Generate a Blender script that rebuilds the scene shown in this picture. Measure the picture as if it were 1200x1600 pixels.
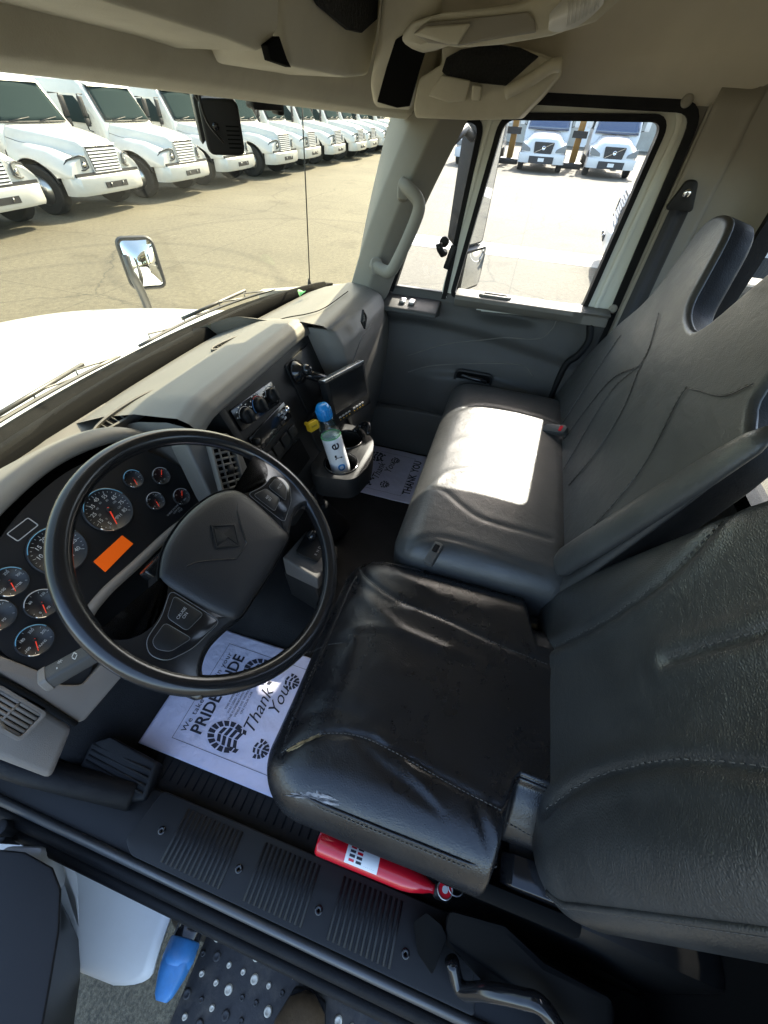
import bpy, bmesh, math, random
import numpy as np
from mathutils import Vector, Matrix
from mathutils.geometry import tessellate_polygon
random.seed(7); rng = np.random.default_rng(7)
for o in list(bpy.data.objects): bpy.data.objects.remove(o)
SC = bpy.context.scene; COL = SC.collection
# ---------------------------------------------------------------- camera, sky, sun, exposure
cam = bpy.data.cameras.new('camera'); camo = bpy.data.objects.new('camera', cam); COL.objects.link(camo)
cam.sensor_width = 36; cam.lens = 600/1600*36; cam.clip_start = .02; cam.clip_end = 2000
camo.matrix_world = Matrix(((.29405463, .68575758, -.66578406, 0), (-.95489978, .24081569, -.17370724, 0), (.04121019, .68683647, .72564273, 2.1), (0, 0, 0, 1)))
SC.camera = camo
SUN_EL, SUN_AZ = 40.0, 7.0     # elevation; azimuth: from +X, this many degrees towards -Y
sd = Vector((math.cos(math.radians(SUN_EL))*math.cos(math.radians(-SUN_AZ)), math.cos(math.radians(SUN_EL))*math.sin(math.radians(-SUN_AZ)), math.sin(math.radians(SUN_EL))))
W = bpy.data.worlds.new('World'); SC.world = W; W.use_nodes = True
nt = W.node_tree; bg = nt.nodes['Background']
sky = nt.nodes.new('ShaderNodeTexSky'); sky.sky_type = 'NISHITA'; sky.sun_disc = False
sky.sun_elevation = math.radians(SUN_EL); sky.sun_rotation = math.atan2(sd.x, sd.y)
sky.air_density = 1.0; sky.dust_density = 2.0; sky.ozone_density = 1.0
nt.links.new(sky.outputs[0], bg.inputs[0]); bg.inputs[1].default_value = .15
sl = bpy.data.lights.new('sun', 'SUN'); sl.energy = 3.0; sl.angle = math.radians(.53); sl.color = (1, .95, .86)
so = bpy.data.objects.new('sun', sl); COL.objects.link(so)
so.rotation_euler = sd.to_track_quat('Z', 'Y').to_euler(); so.location = sd*30
vs = SC.view_settings; vs.view_transform = 'Standard'; vs.look = 'None'; vs.gamma = 1; vs.use_curve_mapping = False; vs.exposure = 2.4
SC.cycles.max_bounces = 10; SC.cycles.diffuse_bounces = 6; SC.cycles.transparent_max_bounces = 16
SC.cycles.caustics_reflective = False; SC.cycles.caustics_refractive = False
SC.cycles.sample_clamp_indirect = 6.0
try:
    SC.cycles.use_denoising = True; SC.cycles.denoiser = 'OPENIMAGEDENOISE'
except Exception: pass

# ---------------------------------------------------------------- materials
MATS = {}
def mat(name, col, rough=.5, metal=0, spec=.5, var=0, vscale=8, bump=0, bscale=60, bump2=0, b2scale=400, rvar=0, coat=0, emit=None, estr=0, dirt=None, dscale=3, damt=.5, stretch=None, sheen=0):
    m = bpy.data.materials.new(name); m.use_nodes = True; n = m.node_tree.nodes; l = m.node_tree.links
    p = n['Principled BSDF']; p.inputs['Base Color'].default_value = (*col, 1); p.inputs['Roughness'].default_value = rough
    p.inputs['Metallic'].default_value = metal; p.inputs['Specular IOR Level'].default_value = spec
    if coat: p.inputs['Coat Weight'].default_value = coat; p.inputs['Coat Roughness'].default_value = .08
    if sheen: p.inputs['Sheen Weight'].default_value = sheen
    if emit: p.inputs['Emission Color'].default_value = (*emit, 1); p.inputs['Emission Strength'].default_value = estr
    tc = n.new('ShaderNodeTexCoord'); src = tc.outputs['Object']
    if stretch:
        mp = n.new('ShaderNodeMapping'); mp.inputs['Scale'].default_value = stretch; l.new(src, mp.inputs[0]); src = mp.outputs[0]
    def noise(sc, det=4, ro=.6):
        t = n.new('ShaderNodeTexNoise'); t.inputs['Scale'].default_value = sc; t.inputs['Detail'].default_value = det; t.inputs['Roughness'].default_value = ro
        l.new(src, t.inputs['Vector']); return t
    csock = None
    if var:
        t = noise(vscale); r = n.new('ShaderNodeValToRGB'); r.color_ramp.elements[0].position = .3; r.color_ramp.elements[1].position = .7
        r.color_ramp.elements[0].color = (*[c*(1-var) for c in col], 1); r.color_ramp.elements[1].color = (*[min(1, c*(1+var)) for c in col], 1)
        l.new(t.outputs['Fac'], r.inputs[0]); csock = r.outputs[0]
    if dirt:
        t = noise(dscale, 8, .7); r = n.new('ShaderNodeValToRGB'); r.color_ramp.elements[0].position = .5; r.color_ramp.elements[1].position = .72
        r.color_ramp.elements[0].color = (0, 0, 0, 1); r.color_ramp.elements[1].color = (damt, damt, damt, 1); l.new(t.outputs['Fac'], r.inputs[0])
        mx = n.new('ShaderNodeMix'); mx.data_type = 'RGBA'; l.new(r.outputs[0], mx.inputs[0])
        if csock: l.new(csock, mx.inputs[6])
        else: mx.inputs[6].default_value = (*col, 1)
        mx.inputs[7].default_value = (*dirt, 1); csock = mx.outputs[2]
    if csock: l.new(csock, p.inputs['Base Color'])
    if rvar:
        t = noise(14, 6); mr = n.new('ShaderNodeMapRange'); mr.inputs[1].default_value = .3; mr.inputs[2].default_value = .7
        mr.inputs[3].default_value = max(.03, rough-rvar); mr.inputs[4].default_value = min(1, rough+rvar)
        l.new(t.outputs['Fac'], mr.inputs[0]); l.new(mr.outputs[0], p.inputs['Roughness'])
    last = None
    for b, s in ((bump, bscale), (bump2, b2scale)):
        if b:
            t = noise(s, 3); bn = n.new('ShaderNodeBump'); bn.inputs['Strength'].default_value = 1; bn.inputs['Distance'].default_value = b
            l.new(t.outputs['Fac'], bn.inputs['Height'])
            if last: l.new(last, bn.inputs['Normal'])
            last = bn.outputs[0]
    if last: l.new(last, p.inputs['Normal'])
    MATS[name] = m; return m
def glass(name, tint, refl=.06, rough=0.0):
    m = bpy.data.materials.new(name); m.use_nodes = True; n = m.node_tree.nodes; l = m.node_tree.links
    out = n['Material Output']; n.remove(n['Principled BSDF'])
    tr = n.new('ShaderNodeBsdfTransparent'); tr.inputs[0].default_value = (*tint, 1)
    gl = n.new('ShaderNodeBsdfGlossy'); gl.inputs['Roughness'].default_value = rough; gl.inputs[0].default_value = (.9, .95, 1, 1)
    fr = n.new('ShaderNodeLayerWeight'); fr.inputs[0].default_value = .5
    pw = n.new('ShaderNodeMath'); pw.operation = 'POWER'; pw.inputs[1].default_value = 4.5; l.new(fr.outputs['Facing'], pw.inputs[0])
    ad = n.new('ShaderNodeMath'); ad.operation = 'MULTIPLY_ADD'; ad.inputs[1].default_value = .55; ad.inputs[2].default_value = refl*.5; l.new(pw.outputs[0], ad.inputs[0])
    mx = n.new('ShaderNodeMixShader'); l.new(ad.outputs[0], mx.inputs[0]); l.new(tr.outputs[0], mx.inputs[1]); l.new(gl.outputs[0], mx.inputs[2]); l.new(mx.outputs[0], out.inputs[0])
    MATS[name] = m; return m
def leather(name, col, rough, grain=1, streak=(1, 1, 1), wrinkle=1, var=.25, spec=.5, worn=None):
    m = bpy.data.materials.new(name); m.use_nodes = True; n = m.node_tree.nodes; l = m.node_tree.links
    p = n['Principled BSDF']; p.inputs['Specular IOR Level'].default_value = spec
    tc = n.new('ShaderNodeTexCoord'); mp = n.new('ShaderNodeMapping'); mp.inputs['Scale'].default_value = streak; l.new(tc.outputs['Object'], mp.inputs[0])
    def noise(sc, det=5, ro=.6, dist=0, v=None):
        t = n.new('ShaderNodeTexNoise'); t.inputs['Scale'].default_value = sc; t.inputs['Detail'].default_value = det; t.inputs['Roughness'].default_value = ro; t.inputs['Distortion'].default_value = dist
        l.new(v or tc.outputs['Object'], t.inputs['Vector']); return t
    a = noise(7, 6); r = n.new('ShaderNodeValToRGB'); r.color_ramp.elements[0].position = .3; r.color_ramp.elements[1].position = .72
    r.color_ramp.elements[0].color = (*[c*(1-var) for c in col], 1); r.color_ramp.elements[1].color = (*[c*(1+var) for c in col], 1)
    l.new(a.outputs['Fac'], r.inputs[0]); l.new(r.outputs[0], p.inputs['Base Color'])
    b = noise(11, 7, .65); mr = n.new('ShaderNodeMapRange'); mr.inputs[1].default_value = .3; mr.inputs[2].default_value = .7; mr.inputs[3].default_value = rough-.1; mr.inputs[4].default_value = rough+.1
    l.new(b.outputs['Fac'], mr.inputs[0]); l.new(mr.outputs[0], p.inputs['Roughness'])
    w = noise(34, 4, .55, 1.2, mp.outputs[0]); b1 = n.new('ShaderNodeBump'); b1.inputs['Distance'].default_value = .0022*wrinkle; l.new(w.outputs['Fac'], b1.inputs['Height'])
    v = n.new('ShaderNodeTexVoronoi'); v.feature = 'DISTANCE_TO_EDGE'; v.inputs['Scale'].default_value = 260; l.new(mp.outputs[0], v.inputs['Vector'])
    b2 = n.new('ShaderNodeBump'); b2.inputs['Distance'].default_value = .0009*grain; l.new(v.outputs['Distance'], b2.inputs['Height']); l.new(b1.outputs[0], b2.inputs['Normal'])
    l.new(b2.outputs[0], p.inputs['Normal'])
    MATS[name] = m; return m
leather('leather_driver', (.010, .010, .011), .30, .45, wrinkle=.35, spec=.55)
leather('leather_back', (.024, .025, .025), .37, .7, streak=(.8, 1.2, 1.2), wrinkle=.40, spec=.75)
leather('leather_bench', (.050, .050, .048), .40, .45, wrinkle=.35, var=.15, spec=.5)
mat('stitch', (.085, .08, .072), .8)
mat('torn_backing', (.26, .25, .25), .9, var=.4, vscale=90, bump=.002, bscale=200)
mat('foam_tear', (.32, .24, .12), .95, var=.4, vscale=120, bump=.002, bscale=260)
mat('dash_grey', (.15, .14, .122), .55, var=.06, bump2=.0004, b2scale=900)
mat('trim_taupe', (.165, .145, .125), .55, var=.06, bump2=.0004, b2scale=900)
mat('headliner', (.64, .59, .49), .9, var=.06, vscale=5, bump2=.0006, b2scale=700)
mat('header_trim', (.60, .57, .47), .55, var=.10, vscale=6, bump2=.0004, b2scale=600, dirt=(.38, .34, .24), dscale=4, damt=.35)
mat('door_grey', (.062, .060, .056), .5, spec=.35, var=.06, bump2=.0004, b2scale=900)
mat('pillar_grey', (.32, .30, .26), .6, var=.05, bump2=.0004, b2scale=900)
mat('black_plastic', (.012, .012, .012), .45, spec=.28, bump2=.0003, b2scale=900)
mat('black_gloss', (.012, .012, .013), .15)
mat('black_matte', (.005, .005, .005), .9, spec=.1)
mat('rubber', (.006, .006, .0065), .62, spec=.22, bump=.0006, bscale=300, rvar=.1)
mat('floor_rubber', (.015, .015, .015), .75, spec=.2, var=.25, vscale=10, bump=.0012, bscale=380, dirt=(.03, .026, .022), dscale=6, damt=.4)
mat('wheel_black', (.011, .011, .012), .21, spec=.6, rvar=.04)
mat('pad_black', (.016, .016, .017), .42, spec=.4, bump2=.0005, b2scale=520)
mat('cluster_black', (.010, .010, .011), .35)
mat('gauge_face', (.012, .012, .013), .5)
mat('chrome', (.75, .75, .75), .12, 1)
mat('steel', (.5, .5, .5), .32, 1, rvar=.1)
mat('panel_grey', (.085, .08, .074), .55, var=.06, bump2=.0004, b2scale=900)  # darkened for the wheel's shadow on vent panel and left brow end
mat('edge_highlight', (.14, .14, .14), .5)  # pale grey for the drawn edge highlights of the wheel buttons
mat('dull_strip', (.10, .10, .10), .4, .6, rvar=.1)
mat('mark_white', (.5, .5, .48), .6)
mat('mark_grey', (.35, .35, .35), .6)
mat('needle_red', (.75, .05, .02), .5, emit=(.8, .05, .02), estr=.08)
mat('ring_blue', (.12, .30, .42), .4)
mat('lcd_orange', (.62, .09, .005), .4, emit=(.9, .13, .004), estr=.06)
mat('knob_red', (.5, .06, .05), .5); mat('knob_blue', (.06, .2, .45), .5)
mat('yellow_plastic', (.75, .47, .02), .4)
mat('screen', (.012, .013, .014), .12)
mat('white_paint', (.62, .62, .60), .28, coat=.5, var=.015, dirt=(.45, .42, .36), dscale=2.2, damt=.25)
mat('white_skirt', (.72, .72, .70), .4, var=.04, dirt=(.4, .36, .3), dscale=4, damt=.25)
mat('frame_paint', (.66, .67, .60), .4, var=.03)
mat('red_paint', (.55, .008, .02), .22, coat=.4)
mat('label_white', (.7, .7, .68), .6)
mat('ink', (.02, .02, .03), .8)
mat('paper', (.62, .60, .72), .85, var=.05, vscale=14, bump=.006, bscale=14, bump2=.002, b2scale=50, dirt=(.45, .43, .48), dscale=9, damt=.35)  # white paper with the blue of the skylight put into its colour
mat('blue_cap', (.05, .22, .50), .4, var=.2, vscale=30, dirt=(.12, .25, .4), dscale=14, damt=.6)
mat('bottle_white', (.82, .84, .86), .3); mat('bottle_blue', (.01, .22, .55), .3); mat('bottle_green', (.15, .5, .2), .4)
mat('net_black', (.010, .010, .009), .9, var=.9, vscale=260, bump=.003, bscale=160)
mat('belt', (.02, .02, .022), .65, bump=.0008, bscale=500, stretch=(6, 1, .2))
mat('lamp_lens', (.75, .75, .74), .18, spec=.8)
mat('tread_metal', (.035, .034, .033), .5, dirt=(.14, .12, .09), dscale=18, damt=.6, bump=.0006, bscale=150)
mat('worn_metal', (.72, .66, .52), .4, .25, var=.3, vscale=90)
mat('apillar_grey', (.21, .20, .172), .6, var=.05, bump2=.0004, b2scale=900)
mat('boot_leather', (.12, .075, .035), .75, var=.3, vscale=30, bump=.0008, bscale=200)
mat('green_leaf', (.05, .30, .08), .5)
glass('windshield_glass', (.86, .82, .62), .03)
glass('door_glass', (.97, .97, .95), .03)
glass('bottle_clear', (.85, .93, .95), .12, .05)
mat('mirror_glass', (.82, .84, .86), .02, 1)
mat('tyre', (.018, .018, .018), .8, var=.2, vscale=20)
mat('alloy', (.62, .62, .62), .28, .9, var=.06)
mat('truck_glass', (.030, .044, .046), .2, spec=.0)
mat('lens_clear', (.22, .24, .25), .15, .3)
mat('truck_dark', (.02, .02, .022), .5)
mat('grille_chrome', (.72, .72, .75), .3, .5)
mat('plate_white', (.75, .74, .7), .5)
mat('yellow_truck', (.34, .18, .03), .4, dirt=(.3, .18, .05), dscale=3)
mat('seat_fabric', (.08, .08, .08), .8)
# ---------------------------------------------------------------- geometry helpers
OFF = {}
def thing(name, label, cat, loc=(0, 0, 0), rot=None, group=None, world=True):
    o = bpy.data.objects.new(name, None); COL.objects.link(o); o.location = loc; o.empty_display_size = .05
    if rot is not None: o.rotation_euler = rot
    o['label'] = label; o['category'] = cat
    if group: o['group'] = group
    OFF[o.name] = np.array(loc if world else (0, 0, 0), float)
    return o
def link(name, me, m, parent=None, smooth=False, kind=None, label=None):
    o = bpy.data.objects.new(name, me); COL.objects.link(o)
    if m and not me.materials: me.materials.append(MATS[m])
    if parent is not None:
        o.parent = parent; OFF[o.name] = OFF.get(parent.name, np.zeros(3))
    if smooth == 'auto':
        me.shade_smooth(); me.set_sharp_from_angle(angle=math.radians(38))
    elif smooth: me.shade_smooth()
    if kind: o['kind'] = kind
    if label: o['label'] = label
    return o
def off(V, parent):
    V = np.asarray(V, float).reshape(-1, 3)
    return V-OFF[parent.name] if parent is not None and parent.name in OFF else V
def obj(name, VF, m, parent=None, smooth='auto', bevel=0, seg=2, kind=None, label=None, sub=0):
    V, F = VF; V = off(V, parent)
    me = bpy.data.meshes.new(name); me.from_pydata(V.tolist(), [], [tuple(int(i) for i in f) for f in F])
    bm = bmesh.new(); bm.from_mesh(me)
    bmesh.ops.remove_doubles(bm, verts=bm.verts, dist=1e-6)
    bmesh.ops.recalc_face_normals(bm, faces=bm.faces)
    if bevel:
        ed = [e for e in bm.edges if len(e.link_faces) == 2 and e.calc_face_angle(0) > .5]
        bmesh.ops.bevel(bm, geom=ed, offset=bevel, segments=seg, profile=.5, affect='EDGES', clamp_overlap=True)
    if sub: bmesh.ops.subdivide_edges(bm, edges=bm.edges, cuts=sub, use_grid_fill=True)
    bm.to_mesh(me); bm.free()
    return link(name, me, m, parent, smooth, kind, label)
def join(*vfs):
    V = []; F = []; n = 0
    for v, f in vfs:
        v = np.asarray(v, float).reshape(-1, 3); V.append(v); F += [tuple(i+n for i in q) for q in f]; n += len(v)
    return np.concatenate(V), F
def box(x0, x1, y0, y1, z0, z1):
    V = [(x, y, z) for x in (x0, x1) for y in (y0, y1) for z in (z0, z1)]
    return np.array(V), [(0, 1, 3, 2), (4, 6, 7, 5), (0, 4, 5, 1), (2, 3, 7, 6), (0, 2, 6, 4), (1, 5, 7, 3)]
def xf(VF, M):
    V, F = VF; V = np.asarray(V, float); M = np.array(M)
    return V@M[:3, :3].T+M[:3, 3], F
def frame(o, u, v, w):      # local (u,v,w) axes at o
    M = np.eye(4); M[:3, 0] = u; M[:3, 1] = v; M[:3, 2] = w; M[:3, 3] = o; return M
def unit(v): v = np.asarray(v, float); return v/np.linalg.norm(v)
def frame_n(o, n, up=(0, 0, 1)):        # w = n, v = up projected
    n = unit(n); v = np.array(up, float); v = unit(v-n*(v@n)); u = np.cross(v, n); return frame(o, u, v, n)
def prism(poly, z0, z1, holes=()):
    loops = [list(map(tuple, poly))]+[list(map(tuple, h)) for h in holes]
    tri = tessellate_polygon([[Vector((p[0], p[1], 0)) for p in lp] for lp in loops])
    P2 = [p for lp in loops for p in lp]; n = len(P2)
    V = [(p[0], p[1], z0) for p in P2]+[(p[0], p[1], z1) for p in P2]
    if len(loops) == 1: F = [tuple(range(n)), tuple(range(n, 2*n))] 
    else: F = [tuple(t) for t in tri]+[tuple(i+n for i in t) for t in tri]
    s = 0
    for lp in loops:
        k = len(lp)
        for i in range(k):
            a, b = s+i, s+(i+1) % k; F.append((a, b, b+n, a+n))
        s += k
    return np.array(V), F
def fillet(poly, r, n=5):
    out = []; k = len(poly)
    rs = r if isinstance(r, (list, tuple)) else [r]*k
    for i in range(k):
        a, b, c = (np.array(poly[j % k], float)[:2] for j in (i-1, i, i+1))
        if rs[i] <= 0: out.append(tuple(b)); continue
        d1 = unit(a-b); d2 = unit(c-b); d = min(rs[i], .48*np.linalg.norm(a-b), .48*np.linalg.norm(c-b))
        p, q = b+d1*d, b+d2*d
        for t in np.linspace(0, 1, n+1): out.append(tuple((1-t)**2*p+2*t*(1-t)*b+t*t*q))
    return out
def inset(poly, d):       # positive d grows a counter-clockwise polygon
    P = np.array(poly, float)[:, :2]; k = len(P); A = .5*sum(P[i][0]*P[(i+1) % k][1]-P[(i+1) % k][0]*P[i][1] for i in range(k)); sg = 1 if A > 0 else -1
    out = []
    for i in range(k):
        e1 = P[i]-P[i-1]; e2 = P[(i+1) % k]-P[i]
        if np.linalg.norm(e1) < 1e-9: e1 = e2
        if np.linalg.norm(e2) < 1e-9: e2 = e1
        n1 = unit((e1[1], -e1[0]))*sg; n2 = unit((e2[1], -e2[0]))*sg; m = n1+n2; m /= max(.35, (m@n1)); out.append(tuple(P[i]+m*d))
    return out
def rrect(w, h, r, n=4, c=(0, 0)):
    return [(x+c[0], y+c[1]) for x, y in fillet([(-w/2, -h/2), (w/2, -h/2), (w/2, h/2), (-w/2, h/2)], r, n)]
def circle(r, n=24, c=(0, 0), a0=0): return [(c[0]+r*math.cos(a0+2*math.pi*i/n), c[1]+r*math.sin(a0+2*math.pi*i/n)) for i in range(n)]
def catmull(pts, n=8, closed=False):
    P = np.array(pts, float); k = len(P); out = []
    for i in range(k if closed else k-1):
        p0 = P[(i-1) % k] if closed or i > 0 else 2*P[0]-P[1]; p1 = P[i]; p2 = P[(i+1) % k]; p3 = P[(i+2) % k] if closed or i+2 < k else 2*P[-1]-P[-2]
        for t in np.linspace(0, 1, n, endpoint=False):
            out.append(.5*((2*p1)+(-p0+p2)*t+(2*p0-5*p1+4*p2-p3)*t*t+(-p0+3*p1-3*p2+p3)*t**3))
    if not closed: out.append(P[-1])
    return np.array(out)
def tube(path, r, n=10, closed=False, flat=1.0, up=None):
    P = np.array(path, float); k = len(P); R = np.full(k, r) if np.isscalar(r) else np.array(r)
    T = np.roll(P, -1, 0)-np.roll(P, 1, 0)
    if not closed: T[0] = P[1]-P[0]; T[-1] = P[-1]-P[-2]
    T /= np.linalg.norm(T, axis=1)[:, None]+1e-12
    u = np.array(up, float) if up is not None else np.cross(T[0], (0.13, .31, .94)); u = unit(u-T[0]*(u@T[0])); V = []
    for i in range(k):
        u = u-T[i]*(u@T[i]); u = unit(u); w = np.cross(T[i], u)
        for j in range(n):
            a = 2*math.pi*j/n; V.append(P[i]+R[i]*(math.cos(a)*u+flat*math.sin(a)*w))
    F = [(i*n+j, i*n+(j+1) % n, ((i+1) % k)*n+(j+1) % n, ((i+1) % k)*n+j) for i in range(k if closed else k-1) for j in range(n)]
    if not closed: F += [tuple(range(n)), tuple(range((k-1)*n, k*n))]
    return np.array(V), F
def lathe(prof, n=24, M=None):      # profile (r, h) about local z
    V = []; k = len(prof)
    for r, h in prof:
        for j in range(n): a = 2*math.pi*j/n; V.append((r*math.cos(a), r*math.sin(a), h))
    F = [(i*n+j, i*n+(j+1) % n, (i+1)*n+(j+1) % n, (i+1)*n+j) for i in range(k-1) for j in range(n)]
    F += [tuple(range(n)), tuple(range((k-1)*n, k*n))]
    return (np.array(V), F) if M is None else xf((np.array(V), F), M)
def grid(fn, nu, nv, closed_u=False):
    V = [fn(i/(nu-1) if not closed_u else i/nu, j/(nv-1)) for i in range(nu) for j in range(nv)]
    F = [(i*nv+j, i*nv+j+1, ((i+1) % nu)*nv+j+1, ((i+1) % nu)*nv+j) for i in range(nu if closed_u else nu-1) for j in range(nv-1)]
    return np.array(V, float), F
def loft(secs, closed=True, caps=True):     # sections: lists of equal length
    k = len(secs); n = len(secs[0]); V = np.array([p for s in secs for p in s], float)
    F = [(i*n+j, i*n+(j+1) % n, (i+1)*n+(j+1) % n, (i+1)*n+j) for i in range(k-1) for j in range(n if closed else n-1)]
    if caps and closed: F += [tuple(range(n)), tuple(range((k-1)*n, k*n))]
    return V, F
def shell(VF, t, dirv=None):        # give an open sheet a thickness
    V, F = VF; V = np.asarray(V, float); me = bpy.data.meshes.new('t'); me.from_pydata(V.tolist(), [], F)
    N = np.zeros((len(V), 3)); me.vertex_normals
    for i, q in enumerate(me.vertex_normals): N[i] = q.vector
    if dirv is not None: N = np.tile(unit(dirv), (len(V), 1))
    n = len(V); V2 = V+N*t; cnt = {}
    for f in F:
        for a, b in zip(f, f[1:]+f[:1]): cnt[(a, b)] = 1
    E = [(a, b) for (a, b) in cnt if (b, a) not in cnt]
    bpy.data.meshes.remove(me)
    return np.concatenate([V, V2]), list(F)+[tuple(i+n for i in f) for f in F]+[(a, b, b+n, a+n) for a, b in E]
def text(name, s, m, parent, o, u, v, size, lift=.0006, align='CENTER', bold=0, sx=1.0, shear=0, kind=None, spacing=1.0):
    """flat lettering: u = reading direction, v = up direction, in the parent's space"""
    c = bpy.data.curves.new('t', 'FONT'); c.body = s; c.size = size; c.align_x = align; c.align_y = 'CENTER'; c.offset = bold; c.shear = shear; c.resolution_u = 3; c.space_character = spacing
    t = bpy.data.objects.new('t', c); COL.objects.link(t)
    me = bpy.data.meshes.new_from_object(t.evaluated_get(bpy.context.evaluated_depsgraph_get()))
    bpy.data.objects.remove(t); bpy.data.curves.remove(c)
    u = unit(u); v = np.asarray(v, float); v = unit(v-u*(v@u)); w = np.cross(u, v); n = len(me.vertices); V = np.zeros(n*3); me.vertices.foreach_get('co', V); V = V.reshape(-1, 3)
    V = np.asarray(o, float)+V[:, :1]*sx*u+V[:, 1:2]*v+w*lift; V = off(V, parent)
    me.vertices.foreach_set('co', V.ravel()); me.update(); me.materials.clear()
    return link(name, me, m, parent, False, kind)
def rounded_block(hx, hy, hz, r, res=.006):
    """dense rounded box (6 grids merged), centred on the origin"""
    V = []; F = []; n0 = 0
    H = np.array([hx, hy, hz]); rr = np.broadcast_to(np.asarray(r, float), (3,))
    for ax in range(3):
        a, b = [(1, 2), (2, 0), (0, 1)][ax]
        na = max(4, int(2*H[a]/res)); nb = max(4, int(2*H[b]/res))
        for sg in (-1, 1):
            A, B = np.meshgrid(np.linspace(-H[a], H[a], na), np.linspace(-H[b], H[b], nb), indexing='ij'); p = np.zeros((na*nb, 3)); p[:, a] = A.ravel(); p[:, b] = B.ravel(); p[:, ax] = sg*H[ax]
            I = np.arange(na*nb).reshape(na, nb); q = np.stack([I[:-1, :-1], I[1:, :-1], I[1:, 1:], I[:-1, 1:]], -1).reshape(-1, 4)
            if sg < 0: q = q[:, ::-1]
            V.append(p); F.append(q+n0); n0 += len(p)
    V = np.concatenate(V); F = np.concatenate(F)
    core = np.clip(V, -(H-rr), H-rr); d = (V-core)/rr; L = np.linalg.norm(d, axis=1, keepdims=True); N = d/np.maximum(L, 1e-9); P = core+N*rr
    # spread: edge points of both grids coincide after normalising; merge
    key = np.round(V/1e-6).astype(np.int64); _, idx, inv = np.unique(key, axis=0, return_index=True, return_inverse=True)
    inv = inv.ravel(); return P[idx], N[idx], inv[F]
def dense(name, P, F, m, parent=None, label=None):
    P = off(P, parent); me = bpy.data.meshes.new(name); me.vertices.add(len(P)); me.vertices.foreach_set('co', P.ravel().astype(np.float32))
    nf = len(F); me.loops.add(nf*4); me.polygons.add(nf); me.loops.foreach_set('vertex_index', F.ravel().astype(np.int32)); me.polygons.foreach_set('loop_start', np.arange(0, nf*4, 4, dtype=np.int32))
    me.update(calc_edges=True); me.validate(); o = link(name, me, m, parent, True, None, label); return o
def poly_dist(Q, line):     # distance of points Q (n,2) to a polyline
    d = np.full(len(Q), 1e9); L = np.array(line, float)
    for a, b in zip(L[:-1], L[1:]):
        ab = b-a; t = np.clip(((Q-a)@ab)/(ab@ab+1e-12), 0, 1); d = np.minimum(d, np.linalg.norm(Q-(a+t[:, None]*ab), axis=1))
    return d
def snoise(P, f, seed=0, n=5):      # smooth pseudo-noise from random sines
    r = np.random.default_rng(seed); s = np.zeros(len(P))
    for i in range(n):
        k = r.normal(0, 1, 3); k /= np.linalg.norm(k); s += np.sin(P@k*f*(.6+.25*i)+r.uniform(0, 6.28))/(1+.4*i)
    return s/n
def copy_tree(o, parent=None):
    c = o.copy(); COL.objects.link(c); c.parent = parent
    for ch in list(o.children): copy_tree(ch, c)
    return c
def stitches(name, path, parent, m='stitch', L=.0045, gap=.0030, r=.0008, lift=None):
    P = np.array(path, float); seg = np.linalg.norm(np.diff(P, axis=0), axis=1); s = np.concatenate([[0], np.cumsum(seg)]); tot = s[-1]; parts = []; t = 0
    ev = lambda q: np.array([np.interp(q, s, P[:, i]) for i in range(3)])
    while t+L < tot:
        a, b = ev(t), ev(t+L); parts.append(tube([a, b], r, 4)); t += L+gap
    return obj(name, join(*parts), m, parent, smooth=False, kind='stuff')
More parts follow.
